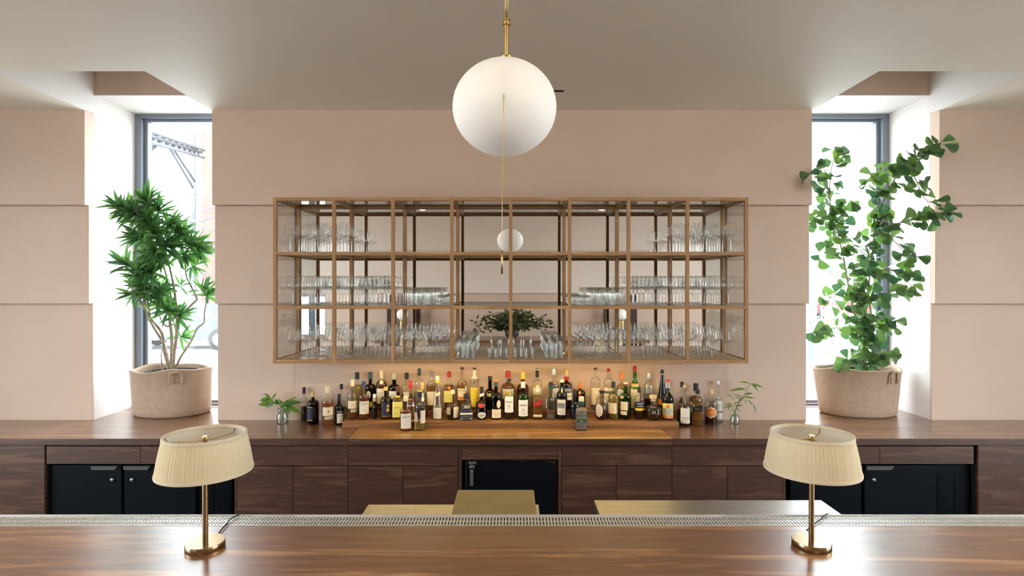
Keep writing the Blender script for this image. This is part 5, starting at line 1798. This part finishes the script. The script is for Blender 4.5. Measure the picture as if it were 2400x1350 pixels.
# right window: verge, lamp post, route signs, barrel, railing, shrub, overpass
o = struct(box('trim_11', 4, 60, 24, 27.5, GZ, GZ + .05, GRASS))
lp_ = thing('lamp_post', (P(1904, 700, 14).x, 14, GZ), 'pale grey lamp post at the left edge of the right window', 'post')
lathe('post', [(.12, 0), (.10, .4), (.09, 3.2), (.07, 8)], POLEM, lp_, 12, at=(lp_.location.x, 14, GZ))
sg = thing('route_signs', (P(1936, 660, 20).x, 20, GZ), 'cluster of small route signs on posts outside the right window', 'sign')
sx_ = sg.location.x
for dx in (-.12, .18):
    box('sign_post', sx_ + dx - .03, sx_ + dx + .03, 20.03, 20.08, GZ, 2.45, POLEM, sg)
for (dx, z0, z1, m) in ((-.26, 2.15, 2.5, SIGNB), (.10, 2.3, 2.55, SIGNK), (.08, 1.95, 2.24, SIGNB), (-.26, 1.72, 2.08, SIGNW), (.08, 1.62, 1.9, SIGNW)):
    box('sign_plate', sx_ + dx, sx_ + dx + .30, 20.0, 20.03, z0, z1, m, sg, 0.004)
for (px, D) in ((1947, 26.5),):
    c = P(px, 690, D)
    t = thing('traffic_barrel', (c.x, D, GZ + .05), 'orange traffic barrel outside the right window', 'barrel')
    lathe('drum', [(.32, 0), (.32, .08), (.27, .1), (.25, .9), (.2, 1.0), (.05, 1.02)], ORNG, t, 16, at=(c.x, D, GZ + .05))
    for zz in (.35, .65):
        lathe('white_band', [(.272, 0), (.268, .13)], SIGNW, t, 16, at=(c.x, D, GZ + .05 + zz), cap0=False, cap1=False)
rl = thing('street_railing', (P(1985, 770, 17).x, 17, GZ), 'low dark railing outside the right window', 'railing')
xa, xb = P(1950, 770, 17).x, P(2085, 770, 17).x
for zz in (.25, .95):
    box('rail', xa, xb, 16.98, 17.02, GZ + zz, GZ + zz + .04, TRUSS, rl)
nb = 22
for k in range(nb + 1):
    xx = xa + (xb - xa) * k / nb
    box('baluster', xx - .012, xx + .012, 16.99, 17.01, GZ, GZ + .97, TRUSS, rl)
sh = thing('street_shrub', (P(1975, 800, 15.5).x, 15.5, GZ), 'small green shrub at the roadside outside the right window', 'shrub')
rs = random.Random(2)
lp = []
for k in range(420):
    q = Vector((sh.location.x + rs.gauss(0, .42), 15.5 + rs.gauss(0, .2), GZ + abs(rs.gauss(.12, .13))))
    R = leaf_rot(Vector((rs.uniform(-1, 1), rs.uniform(-1, 1), rs.uniform(-.2, 1))), Vector((0, -.5, .8)))
    L = rs.uniform(.06, .12)
    lp.append(([tuple(q + R @ (Vector(z.co) * L)) for z in sme[0].vertices], [tuple(p.vertices) for p in sme[0].polygons]))
v, f = merge(lp)
o = mk('leaves', v, f, GRASS, sh, True)
o['kind'] = 'stuff'
ov = thing('overpass', (30, 60, GZ), 'pale concrete overpass far beyond the right window', 'bridge')
box('deck', 15, 70, 60, 66, 4.2, 5.6, CONC, ov)
box('parapet', 15, 70, 59.9, 60.1, 5.6, 6.4, CONC, ov)
for xx in (24, 34, 46):
    box('pier', xx, xx + 1.4, 61, 65, GZ, 4.2, CONC, ov)
